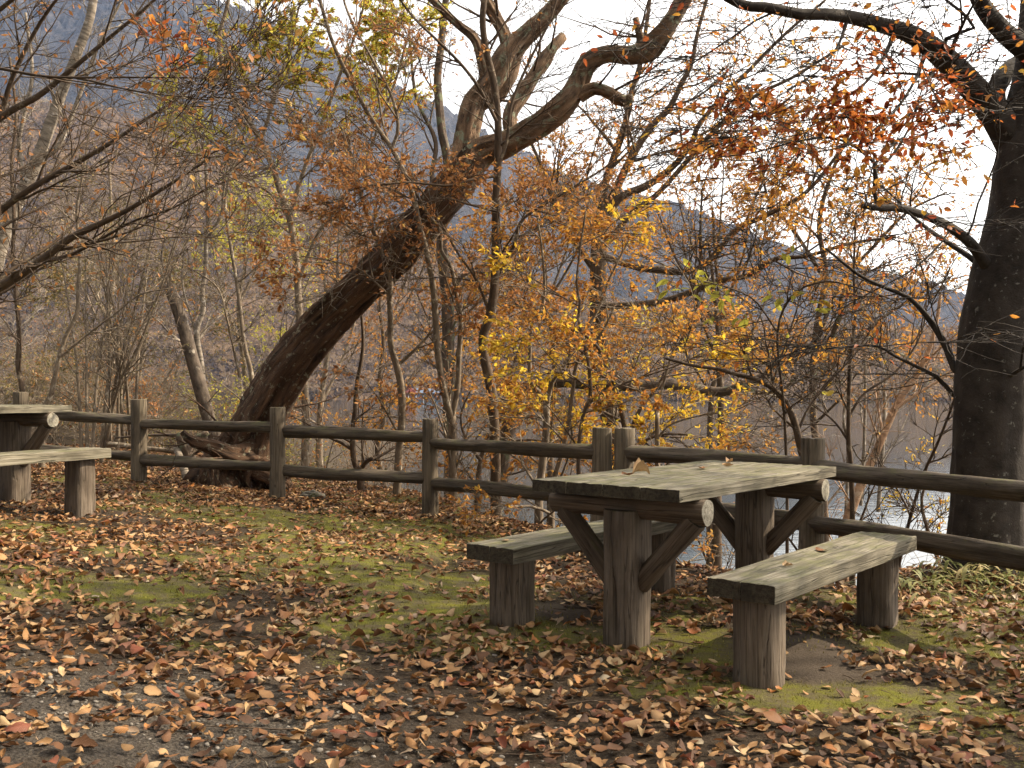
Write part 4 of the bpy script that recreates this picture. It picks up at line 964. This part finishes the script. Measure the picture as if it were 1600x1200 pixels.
# ---------------------------------------------------------------- undergrowth of thin whips and small leaves
def undergrowth():
    g = np.random.default_rng(77); N = 2500
    x = g.uniform(-14, 5.5, N * 3); c = np.interp(x, CX, CY)
    y = c + g.normal(.7, 1.0, N * 3) + np.where(x < -4, g.uniform(-3, 6, N * 3), 0)
    f = np.interp(x, [-14, -6.6, -5.1, -3.7, -2.2, -.7, .7, 1.8, 2.4, 3, 5.5], [11.8, 11, 10.6, 10.06, 9.44, 8.94, 7.5, 6.1, 4.05, 2, 0])
    ok = (y > f + .45) & ~((x > 2.2) & (y < 6.9)) & (g.uniform(size=len(x)) < np.where(x > .5, .12, np.where(x > -3.2, .35, 1.0))); x, y = x[ok][:N], y[ok][:N]; z = gz(x, y) - .02; N = len(x)
    h = g.uniform(.25, 1.0, N) * np.where(x < -3.5, 1.3, .95) * np.where(x > .8, .8, 1)
    n = 7; out = np.zeros((N, n, 3)); out[:, 0] = np.stack([x, y, z], -1)
    dd = nrm(np.stack([g.normal(0, .45, N), g.normal(0, .45, N), np.ones(N)], -1))
    for s in range(1, n):
        dd = nrm(dd + g.normal(0, .12, (N, 3))); out[:, s] = out[:, s - 1] + dd * (h / (n - 1))[:, None]
    rad = np.clip(h * .0045, .0015, .006)[:, None] * np.linspace(1, .15, n)[None]
    t1, r1 = grow(out, rad, 4, .35, g, n=5, rmin=.0014, tip=.0008)
    v0, q0 = tubes(out, rad, 3); v1, q1 = tubes(t1, r1, 3)
    me = np_mesh('undergrowth', np.vstack([v0, v1]), np.vstack([q0, q1 + len(v0)]), None, True)
    e = finish('undergrowth', me, B_GREY, kind='stuff', label='tangle of thin bare stems and dry leaves on the bank behind the fence', cat='undergrowth')
    ps, ds = leaf_spots(t1, 1.7, g)
    ok = clump(1.0, .0, 121)(ps, g); ps, ds = ps[ok], ds[ok]
    left = ps[:, 0] < -2.4 + g.normal(0, .6, len(ps))
    for msk, mat in ((left, L_BUSH), (~left, L_BROWN)):
        if msk.any():
            finish('foliage', leaves_mesh(ps[msk], ds[msk],   .045, g, flatn=.6, low=True), mat, e, kind='stuff')
undergrowth()

# bushes at the left in mid distance, each one of its own
def bush(x, y, h, wd, mat, seed, label, dens=1.0, ls=.06):
    g = np.random.default_rng(seed); N = 26
    b = np.array([x, y, float(gz(x, y)) - .05])
    n = 8; out = np.zeros((N, n, 3)); out[:, 0] = b + np.stack([g.normal(0, .12 * wd, N), g.normal(0, .12 * wd, N), np.zeros(N)], -1)
    dd = nrm(np.stack([g.normal(0, .55 * wd / h, N), g.normal(0, .55 * wd / h, N), np.ones(N)], -1)); hh = h * g.uniform(.6, 1.1, N)
    for s in range(1, n):
        dd = nrm(dd + g.normal(0, .1, (N, 3))); out[:, s] = out[:, s - 1] + dd * (hh / (n - 1))[:, None]
    rad = np.full((N, n), .012) * np.linspace(1, .2, n)[None]
    t1, r1 = grow(out, rad, 7, .6 * h, g, n=6, flat=.5); t2, r2 = grow(t1, r1, 6, .3 * h, g, n=5, flat=.4)
    V, Q, off = [], [], 0
    for p_, r_ in ((out, rad), (t1, r1), (t2, r2)):
        v, q = tubes(p_, r_, 3); V.append(v); Q.append(q + off); off += len(v)
    e = empty('bush', b, label, 'bush', 'bushes beyond the fence')
    finish('branches', np_mesh('branches', np.vstack(V) - b, np.vstack(Q), None, True), B_GREY, e, kind='stuff')
    ps, ds = leaf_spots(t2, 4.5 * dens, g); ok = clump(1.4, -.05, seed)(ps, g); ps, ds = ps[ok], ds[ok]
    me = leaves_mesh(ps, ds, ls, g, flatn=.7, low=True); me.transform(Matrix.Translation(-Vector(b)))
    finish('foliage', me, mat, e, kind='stuff')
def bush_px(px, dd, *a, **k):
    q = P(px, 613, dd); bush(q[0], q[1], *a, **k)
bush_px(40, 16, 1.5, 1.7, L_BUSH, 201, 'olive bush behind the far picnic table')
bush_px(120, 19, 1.9, 2.0, L_BUSH, 202, 'olive and copper bush above the first fence rail')
bush_px(210, 15, 1.4, 1.8, L_BROWN, 203, 'copper-leaved bush behind the first full fence post', ls=.05)
bush_px(270, 20, 2.3, 2.2, L_BUSH, 204, 'olive bush behind the broken birch stump')
bush_px(370, 16, 1.6, 1.6, L_GREEN, 205, 'green bush just left of the leaning trunk foot')
bush_px(450, 18, 1.8, 1.8, L_BUSH, 206, 'olive bush in the gap right of the leaning trunk foot', dens=.7)
bush_px(180, 26, 3.0, 3.0, L_BUSH, 207, 'large far bush above the first full fence post')
bush_px(20, 27, 3.0, 3.2, L_BROWN, 208, 'large far copper bush at the left edge')

# ---------------------------------------------------------------- logs, rock, bamboo grass
def ground_log(label, pts, bark, seed, name='fallen_branch', k=12, subs=3):
    return tree(name, label, 'branch', pts, bark, seed, [TW(subs, .4, ang=(30, 70), n=6, k=3, rf=.3, t0=.3), TW(3, .2, n=5, k=3)], None, rough=.15, k=k, root=False)
ground_log('weathered log lying behind the lower rail near the first full post', [D([(170, 694), (215, 699), (260, 704), (300, 710)], 11.3, 11.2, 8, 7)], B_GREY, 81)
ground_log('short pale birch stub leaning out of the leaves under the lower rail', [[(292, 752, 10.75, 13), (288, 735, 10.8, 13), (281, 715, 10.9, 12), (276, 700, 11, 11)], ], B_PALE, 82, 'birch_stub', subs=1)
ground_log('dark forked rotten branch between the rails left of the leaning trunk', [[(300, 735, 11, 16), (295, 710, 11, 20), (288, 692, 11, 20), (280, 676, 11, 12)], [(292, 700, 11, 14), (308, 685, 11, 13), (325, 676, 11, 8)], D([(282, 680), (240, 680), (180, 684)], 11, 11.2, 6, 3)], B_ROTTEN, 83)
def rock(px, py, size, seed, label):
    q = P(px, py, 1.0) - CAMP; t = 1
    for _ in range(40):
        p = CAMP + q * t; t *= (CH - float(gz(p[0], p[1]))) / max(CH - p[2], 1e-3)
    p = CAMP + q * t
    import bmesh
    bm = bmesh.new(); bmesh.ops.create_icosphere(bm, subdivisions=4, radius=1)
    for v in bm.verts:
        k_ = 1 + .35 * mn.fractal(v.co * 1.3 + Vector((seed, 0, 0)), .8, 2, 4)
        v.co = Vector((v.co.x * size[0], v.co.y * size[1], v.co.z * size[2])) * k_
    me = bpy.data.meshes.new('rock'); bm.to_mesh(me); bm.free()
    me.polygons.foreach_set('use_smooth', [True] * len(me.polygons))
    return finish('rock', me, B_STONE, label=label, cat='rock', loc=(p[0], p[1], float(gz(p[0], p[1])) + size[2] * .2))
B_STONE = bark_material('lichened_stone', (.05, .045, .036), (.14, .125, .10), (.09, .09, .045), .3, (9, 9, 9), .8, .01, 6, bc=False)
rock(487, 778, (.11, .08, .055), 4, 'grey mossy rock half buried beside the second full post')
rock(1395, 905, (.10, .07, .05), 9, 'small stone by the far leg of the front bench')
def bamboo():
    g = np.random.default_rng(5); V = []; F = []; RN = []
    N = 420; off = 0
    x = np.concatenate([g.uniform(2.05, 3.1, N // 2), g.uniform(2.5, 4.2, N - N // 2)]); y = np.concatenate([g.normal(5.75, .16, N // 2), g.normal(5.75, .35, N - N // 2)])
    z = gz(x, y); T = np.linspace(0, 1, 6)
    for i in range(N):
        L = g.uniform(.12, .26); a = g.uniform(0, 6.28); w_ = g.uniform(.005, .011); el = g.uniform(.2, 1.2)
        h0 = g.uniform(0, .10)
        dx, dy = math.cos(a), math.sin(a)
        pr = np.stack([x[i] + dx * L * T * math.cos(el), y[i] + dy * L * T * math.cos(el), z[i] + h0 + L * (T * math.sin(el) - .55 * T ** 2)], -1)
        ww = w_ * np.sin(np.pi * (T * .92 + .06)) + .0004
        s = np.stack([-dy * ww, dx * ww, np.zeros(6)], -1)
        v = np.empty((12, 3)); v[0::2] = pr + s; v[1::2] = pr - s
        V.append(v); F.append(np.array([[2 * j, 2 * j + 1, 2 * j + 3, 2 * j + 2] for j in range(5)]) + off); off += 12; RN.append(np.full(12, g.uniform()))
    me = np_mesh('bamboo_grass', np.vstack(V), np.vstack(F), {'rnd': np.concatenate(RN)}, True)
    finish('bamboo_grass', me, L_BAMBOO, kind='stuff', label='low green and straw coloured bamboo grass at the foot of the beech', cat='grass')
bamboo()

# ---------------------------------------------------------------- fallen leaves
def leaf_template(g, nx=8, hy=2):
    V = []; U = []
    cx, cy = g.uniform(-2.0, 3.4), g.uniform(-1.2, 4.6); tw = g.uniform(-1.3, 1.3); fold = g.uniform(-.15, .5)
    wm = g.uniform(.22, .36); skew = g.uniform(-.25, .25); ph = g.uniform(0, 6.28, 4); wav = g.uniform(.01, .045)
    torn = g.uniform() < .3; tx, ts = g.uniform(.3, .9), g.choice([-1, 1])
    for i in range(nx):
        t = i / (nx - 1); wdt = wm * math.sin(math.pi * min(1, (t * .95 + .025)) ** .85) ** .8 + .006
        for j in range(-hy, hy + 1):
            f = j / hy; yy = wdt * f
            if torn and f * ts > .9 and abs(t - tx) < .12: yy *= .45
            yy *= 1 + .08 * math.sin(t * 17 + ph[0]) * (abs(f) > .9)
            z = .22 * cx * (t - .5) ** 2 + cy * yy * yy * .9 + fold * abs(yy) * .8 + tw * yy * (t - .5) + wav * math.sin(t * 7 + ph[1]) * f + wav * .6 * math.sin(t * 11 + ph[2]) + .006 * g.normal()
            V.append((t - .5, yy * (1 - .25 * abs(cy) / 4) + skew * (t - .5) ** 2 * .6, z)); U.append((t, f))
    V = np.array(V); V[:, 2] -= V[:, 2].min(); m = 2 * hy + 1
    F = [[i * m + j, (i + 1) * m + j, (i + 1) * m + j + 1, i * m + j + 1] for i in range(nx - 1) for j in range(2 * hy)]
    return V, np.array(F), np.array(U)
gL = np.random.default_rng(99)
TEMPL = [leaf_template(gL, 7) for _ in range(30)] + [leaf_template(gL, 5, 1) for _ in range(20)] + [leaf_template(gL, 3, 1) for _ in range(14)]
def litter():
    g = np.random.default_rng(321)
    N = 190000
    x = g.uniform(-9.5, 7.5, N); y = 2.2 + 13 * g.uniform(0, 1, N) ** 1.0
    ok = (np.abs(x) < y * .62 + .6); x, y = x[ok], y[ok]
    c = np.interp(x, CX, CY); ok = y < c + g.uniform(0, 2.4, len(x)); x, y = x[ok], y[ok]
    dens = vnoise(x, y, 1.3, 4, 17.0) * .62 + .74
    mo = moss_field(x, y)
    dens -= .68 * np.clip(mo + .08, 0, .9)
    dens -= .22 * np.exp(-((x + 1.3) ** 2 / 1.3 + (y - 3.25) ** 2 / .35))
    f = np.interp(x, [-14, -6.6, -5.1, -3.7, -2.2, -.7, .7, 1.8, 2.4, 3, 5.5], [11.8, 11, 10.6, 10.06, 9.44, 8.94, 7.5, 6.1, 4.05, 2, 0])
    dens += np.where(y > f - .5, .5, 0)
    dens -= .8 * np.exp(-((x - 1.22) ** 2 / .09 + (y - 4.3) ** 2 / .3)) + .5 * np.exp(-((x - .3) ** 2 / .12 + (y - 5.1) ** 2 / .12))
    feet = [table_uv(TX, TY, TYAW, s_ * .635, 0)[:2] for s_ in (-1, 1)] + [table_uv(TX, TY, TYAW, -.0848 + s_ * .668, .6642)[:2] for s_ in (-1, 1)] + [table_uv(TX, TY, TYAW, -.0148 + s_ * .668, -.5987)[:2] for s_ in (-1, 1)] + [q_[:2] for q_ in PP + QQ]
    for lx, ly in feet: dens += .45 * np.exp(-((x - lx) ** 2 + (y - ly) ** 2) / .045)
    keep_ = g.uniform(0, 1, len(x)) < np.clip(dens, .05, .95)
    x, y = x[keep_], y[keep_]
    # no leaves inside the legs
    for lx, ly in [table_uv(TX, TY, TYAW, s * (1.6676 / 2 - .1987), 0)[:2] for s in (-1, 1)] + \
            [table_uv(TX, TY, TYAW, -.0848 + s * .668, .6642)[:2] for s in (-1, 1)] + [table_uv(TX, TY, TYAW, -.0148 + s * .668, -.5987)[:2] for s in (-1, 1)]:
        ok = (x - lx) ** 2 + (y - ly) ** 2 > .125 ** 2; x, y = x[ok], y[ok]
    K = len(x); z = gz(x, y) + .002 + g.uniform(0, .014, K)
    size = .022 + .05 * g.beta(1.5, 1.9, K) * np.where(g.uniform(size=K) < .15, 1.2, 1)
    yaw = g.uniform(0, 2 * np.pi, K); til = g.normal(0, .28, K); til2 = g.normal(0, .26, K)
    flip = np.where(g.uniform(size=K) < .4, -1.0, 1.0)
    ty = np.where(y < 3.9, g.integers(0, 30, K), np.where(y < 6.2, g.integers(30, 50, K), g.integers(50, 64, K))); rn = g.uniform(0, 1, K) ** 1.15
    # the largest-looking leaves are objects of their own
    dist = np.hypot(x, y); inview = (np.abs(x) < y * .50) & (y > 2.75)
    key = np.where(inview, size / dist, 0); order = np.argsort(-key); big = order[:300]
    isb = np.zeros(K, bool); isb[big] = True
    def rot(a, t1, t2):
        ca, sa = np.cos(a), np.sin(a); c1, s1 = np.cos(t1), np.sin(t1); c2, s2 = np.cos(t2), np.sin(t2)
        Rz = np.array([[ca, -sa, 0 * ca], [sa, ca, 0 * ca], [0 * ca, 0 * ca, 1 + 0 * ca]])
        Rx = np.array([[1 + 0 * ca, 0 * ca, 0 * ca], [0 * ca, c1, -s1], [0 * ca, s1, c1]])
        Ry = np.array([[c2, 0 * ca, s2], [0 * ca, 1 + 0 * ca, 0 * ca], [-s2, 0 * ca, c2]])
        return np.einsum('ijn,jkn,kln->nil', Rz, Rx, Ry)
    RM = rot(yaw, til, til2)
    V = []; F = []; RN = []; UV = []; off = 0
    for t, (tv, tf, tu) in enumerate(TEMPL):
        s = np.where((ty == t) & ~isb)[0]
        if not len(s): continue
        tvv = np.repeat(tv[None], len(s), 0); tvv[..., 2] *= flip[s][:, None]; tvv[..., 2] -= tvv[..., 2].min(1)[:, None]
        v = np.einsum('nij,nkj->nki', RM[s], tvv) * size[s][:, None, None]
        v[..., 2] -= np.minimum(v[..., 2].min(1), 0)[:, None] * .8
        v += np.stack([x[s], y[s], z[s]], -1)[:, None]
        V.append(v.reshape(-1, 3)); F.append((tf[None] + (np.arange(len(s)) * len(tv))[:, None, None] + off).reshape(-1, 4)); off += v.shape[0] * v.shape[1]
        RN.append(np.repeat(rn[s], len(tv))); UV.append(np.tile(tu, (len(s), 1)))
    me = np_mesh('leaf_litter', np.vstack(V), np.vstack(F), {'rnd': np.concatenate(RN), 'lu': np.vstack(UV)[:, 0], 'lv': np.vstack(UV)[:, 1]}, True)
    finish('leaf_litter', me, L_LITTER, kind='stuff', label='brown and copper fallen leaves strewn over the mossy ground', cat='leaf litter')
    meshes = {}
    for i in big:
        t = int(ty[i]); cb = int(rn[i] * 7.99); kf = flip[i] > 0; key_ = (t, cb, kf)
        if key_ not in meshes:
            tv, tf, tu = TEMPL[t]; tv = tv.copy(); tv[:, 2] *= flip[i]; tv[:, 2] -= tv[:, 2].min()
            mm = np_mesh('fallen_leaf', tv, tf, {'rnd': np.full(len(tv), (cb + .5) / 8), 'lu': tu[:, 0], 'lv': tu[:, 1]}, True); mm.materials.append(L_LITTER); meshes[key_] = mm
        o = bpy.data.objects.new('fallen_leaf', meshes[key_]); COL.objects.link(o); o.parent = ground
        M = Matrix(RM[i].tolist()).to_4x4(); tv = np.array([v.co for v in meshes[key_].vertices]) @ RM[i].T
        M = M @ Matrix.Scale(float(size[i]), 4); M.translation = Vector((x[i], y[i], z[i] - min(0, tv[:, 2].min()) * size[i] * .8)); o.matrix_local = M
litter()
def single_leaf(px, u, v, tbl, zt, size, label, rnv, t, yaw, curl=1):
    tx, ty, ya = tbl; p = table_uv(tx, ty, ya, u, v, zt)
    tv, tf, tu = TEMPL[t]; tv = tv.copy(); tv[:, 2] -= tv[:, 2].min(); tv[:, 2] *= curl
    me = np_mesh('fallen_leaf', tv * size, tf, {'rnd': np.full(len(tv), rnv), 'lu': tu[:, 0], 'lv': tu[:, 1]}, True)
    o = finish('fallen_leaf', me, L_LITTER, label=label, cat='leaf', loc=(p[0], p[1], p[2] + .002), group='leaves lying on the tables and benches')
    o.rotation_euler = (0, 0, yaw)
T1 = (TX, TY, TYAW)
single_leaf(0, -.36, -.10, T1, .721, .085, 'pale curled leaf near the middle of the log table top', .72, 3, .3, 1.6)
single_leaf(0, -.40, -.15, T1, .721, .07, 'dark brown leaf beside the pale curled one on the log table', .25, 5, 2.2)
single_leaf(0, .20, -.08, T1, .721, .08, 'upright curled leaf on the far half of the log table', .45, 9, 1.2, .9)
single_leaf(0, .70, -.18, T1, .721, .07, 'tan leaf at the far end of the log table', .6, 12, .9)
single_leaf(0, .42, -.05, T1, .721, .06, 'small yellow-brown flat leaf on the far half of the log table', .8, 14, .1)
single_leaf(0, -.50, .67, T1, .406, .05, 'small pale leaf at the near end of the front bench', .74, 7, .4)
single_leaf(0, -.02, .62, T1, .406, .08, 'brown leaf at the middle of the front bench', .3, 2, 1.9)
single_leaf(0, -.68, -.64, T1, .406, .045, 'tiny pale leaf at the near end of the rear bench', .7, 6, 1.0)
T2 = (ltc.x, ltc.y, LYAW)
single_leaf(0, .42, -.05, T2, .992, .09, 'bright tan leaf on the far picnic table in front of a post', .66, 10, .4, 1.3)

# gravel and pebbles
def gravel():
    g = np.random.default_rng(8); N = 2600
    x = -1.3 + g.normal(0, .95, N); y = 3.35 + np.abs(g.normal(0, .75, N)) - .35
    z = gz(x, y); s = np.clip(g.gamma(2.2, .0021, N), .0018, .016)
    base = nrm(np.array([[0, 0, 1], [0, 0, -1], [1, 0, 0], [-1, 0, 0], [0, 1, 0], [0, -1, 0]], float))
    t = (1 + np.sqrt(5)) / 2
    ic = nrm(np.array([[-1, t, 0], [1, t, 0], [-1, -t, 0], [1, -t, 0], [0, -1, t], [0, 1, t], [0, -1, -t], [0, 1, -t], [t, 0, -1], [t, 0, 1], [-t, 0, -1], [-t, 0, 1]]))
    fc = np.array([[0, 11, 5], [0, 5, 1], [0, 1, 7], [0, 7, 10], [0, 10, 11], [1, 5, 9], [5, 11, 4], [11, 10, 2], [10, 7, 6], [7, 1, 8], [3, 9, 4], [3, 4, 2], [3, 2, 6], [3, 6, 8], [3, 8, 9], [4, 9, 5], [2, 4, 11], [6, 2, 10], [8, 6, 7], [9, 8, 1]])
    sc = s[:, None, None] * np.stack([g.uniform(.8, 1.5, N), g.uniform(.7, 1.1, N), g.uniform(.45, .8, N)], -1)[:, None]
    a = g.uniform(0, 6.28, N); v = ic[None] * sc * g.uniform(.8, 1.2, (N, 12, 1))
    vx = v[..., 0] * np.cos(a)[:, None] - v[..., 1] * np.sin(a)[:, None]; vy = v[..., 0] * np.sin(a)[:, None] + v[..., 1] * np.cos(a)[:, None]
    v = np.stack([vx + x[:, None], vy + y[:, None], v[..., 2] + (z + s * .2)[:, None]], -1)
    f = (fc[None] + (np.arange(N) * 12)[:, None, None]).reshape(-1, 3)
    rn = np.repeat(g.uniform(0, 1, N), 12)
    m, n, b = new_mat('gravel_stone')
    c = ramp(n, attr(n, 'rnd').outputs['Fac'], [(0, (.05, .043, .036)), (.5, (.11, .095, .078)), (.9, (.17, .15, .125)), (1, (.24, .21, .18))])
    n.links.new(c, b.inputs['Base Color']); b.inputs['Roughness'].default_value = .9
    bumpn = noise_tex(n, node(n, 'ShaderNodeTexCoord').outputs['Object'], 300, 3); bump(n, b, bumpn, .5, .002)
    finish('gravel', np_mesh('gravel', v.reshape(-1, 3), f, {'rnd': rn}, True), m, kind='stuff', label='grey gravel showing through the leaves at the lower left', cat='gravel')
gravel()

def tufts():
    g = np.random.default_rng(66); N = 150000
    x = g.uniform(-6, 5, N); y = 2.6 + 6.5 * g.uniform(0, 1, N) ** 1.3
    ok = (np.abs(x) < y * .56 + .3); x, y = x[ok], y[ok]
    mo = np.clip(moss_field(x[::1], y[::1]) * 1.0, 0, 1); ok = g.uniform(size=len(x)) < mo * .9; x, y = x[ok][:42000], y[ok][:42000]; N = len(x)
    z = gz(x, y) + .008; h = g.uniform(.006, .018, N) * np.where(g.uniform(size=N) < .05, 2.2, 1); a = g.uniform(0, 6.28, N); w_ = g.uniform(.0012, .003, N)
    b = np.stack([x, y, z], -1); s_ = np.stack([np.cos(a) * w_, np.sin(a) * w_, 0 * a], -1); tp = b + np.stack([g.normal(0, .4, N) * h, g.normal(0, .4, N) * h, h], -1)
    v = np.stack([b - s_, b + s_, tp], 1).reshape(-1, 3)
    me = np_mesh('moss', v, np.arange(len(v)).reshape(-1, 3), {'rnd': np.repeat(g.uniform(0, 1, N), 3)})
    finish('moss', me, L_MOSS, kind='stuff', label='short tufts of moss and grass growing between the leaves', cat='moss')
L_MOSS = leaf_material('moss_blade', [(0, (.06, .06, .01)), (.5, (.16, .15, .022)), (.9, (.28, .25, .04)), (1, (.36, .29, .12))], .3)
tufts()
def fallen_twigs():
    g = np.random.default_rng(67); N = 420
    x = g.uniform(-4.5, 4.5, N); y = g.uniform(2.8, 9, N); n = 5; L = g.uniform(.05, .32, N); a = g.uniform(0, 6.28, N)
    out = np.zeros((N, n, 3)); out[:, 0] = np.stack([x, y, x * 0], -1)
    for k_ in range(1, n):
        a = a + g.normal(0, .22, N); out[:, k_] = out[:, k_ - 1] + np.stack([np.cos(a), np.sin(a), 0 * a], -1) * (L / (n - 1))[:, None]
    out[..., 2] = gz(out[..., 0], out[..., 1]) + .006 + g.uniform(0, .014, (N, 1))
    rad = (g.uniform(.0012, .0035, N))[:, None] * np.linspace(1, .5, n)[None]
    v, q = tubes(out, rad, 4)
    finish('fallen_twigs', np_mesh('fallen_twigs', v, q, {'bc': v}, True), B_BROWN, kind='stuff', label='thin dry twigs scattered among the fallen leaves', cat='twigs')
fallen_twigs()

# ---------------------------------------------------------------- far shore: boathouse and jetty
def box(name, parent, cx, cy, cz, sx, sy, sz, mat):
    v = [(cx + a * sx / 2, cy + b_ * sy / 2, cz + c * sz / 2) for c in (-1, 1) for b_ in (-1, 1) for a in (-1, 1)]
    me = bpy.data.meshes.new(name); me.from_pydata(v, [], [(0, 2, 3, 1), (4, 5, 7, 6), (0, 1, 5, 4), (2, 6, 7, 3), (0, 4, 6, 2), (1, 3, 7, 5)])
    return finish(name, me, mat, parent)
def plain(name, c, r=.7):
    m, n, b = new_mat(name)
    v = noise_tex(n, node(n, 'ShaderNodeTexCoord').outputs['Object'], 2.0, 5)
    n.links.new(mixc(n, v, c, tuple(k * .7 for k in c)), b.inputs['Base Color']); b.inputs['Roughness'].default_value = r; return m
M_SL = plain('slate_roof', (.10, .13, .18)); M_WD = plain('dark_timber', (.09, .075, .065)); M_WH = plain('white_paint', (.75, .77, .78))
q = P(668, 613, 476)
bh = empty('boathouse', (q[0], q[1], WATER), 'small dark boathouse with slate roof on the far shore between the slender trees', 'building')
box('wall', bh, 0, 0, 1.6, 13, 5, 3.2, M_WD)
rv = [(-7.5, -3.5, 3.2), (7.5, -3.5, 3.2), (7.5, 3.5, 3.2), (-7.5, 3.5, 3.2), (-7.0, 0, 5.4), (7.0, 0, 5.4)]
rm = bpy.data.meshes.new('roof'); rm.from_pydata(rv, [], [(0, 1, 5, 4), (2, 3, 4, 5), (0, 4, 3), (1, 2, 5), (0, 3, 2, 1)]); finish('roof', rm, M_SL, bh)
for k_ in range(3): box('door', bh, -4.2 + 4.2 * k_, -2.55, 1.3, 2.6, .1, 2.4, M_SL)
jt = empty('jetty', (q[0] - 8, q[1] - 8, WATER), 'low jetty with white posts beside the boathouse across the lake', 'jetty')
box('deck', jt, 0, 0, .7, 16, 2.2, .25, M_WD)
for k_ in range(5): box('post', jt, -7 + 3.5 * k_, -1.0, .7, .3, .3, 2.6, M_WH)
q = P(640, 606, 470)
tree('maple_tree', 'round red maple on the far shore beside the boathouse', 'tree', None, B_BROWN, 801,
     [TW(9, 3.2, ang=(20, 60), n=5, k=3), TW(8, 1.8, n=4, k=3, leafy=True), TW(5, 1.0, n=4, k=3, leafy=True)], (leaf_material('maple_leaf', [(0, (.35, .08, .05)), (1, (.55, .2, .1))]), .5, 5, .3), root=False,
     world=[(np.array([[q[0], q[1], WATER - .3 + t] for t in np.linspace(0, 4.5, 8)]), np.linspace(.2, .08, 8))])
print('TRIS', sum(len(o.data.loops) - 2 * len(o.data.polygons) for o in SC.objects if o.type == 'MESH'), flush=True)
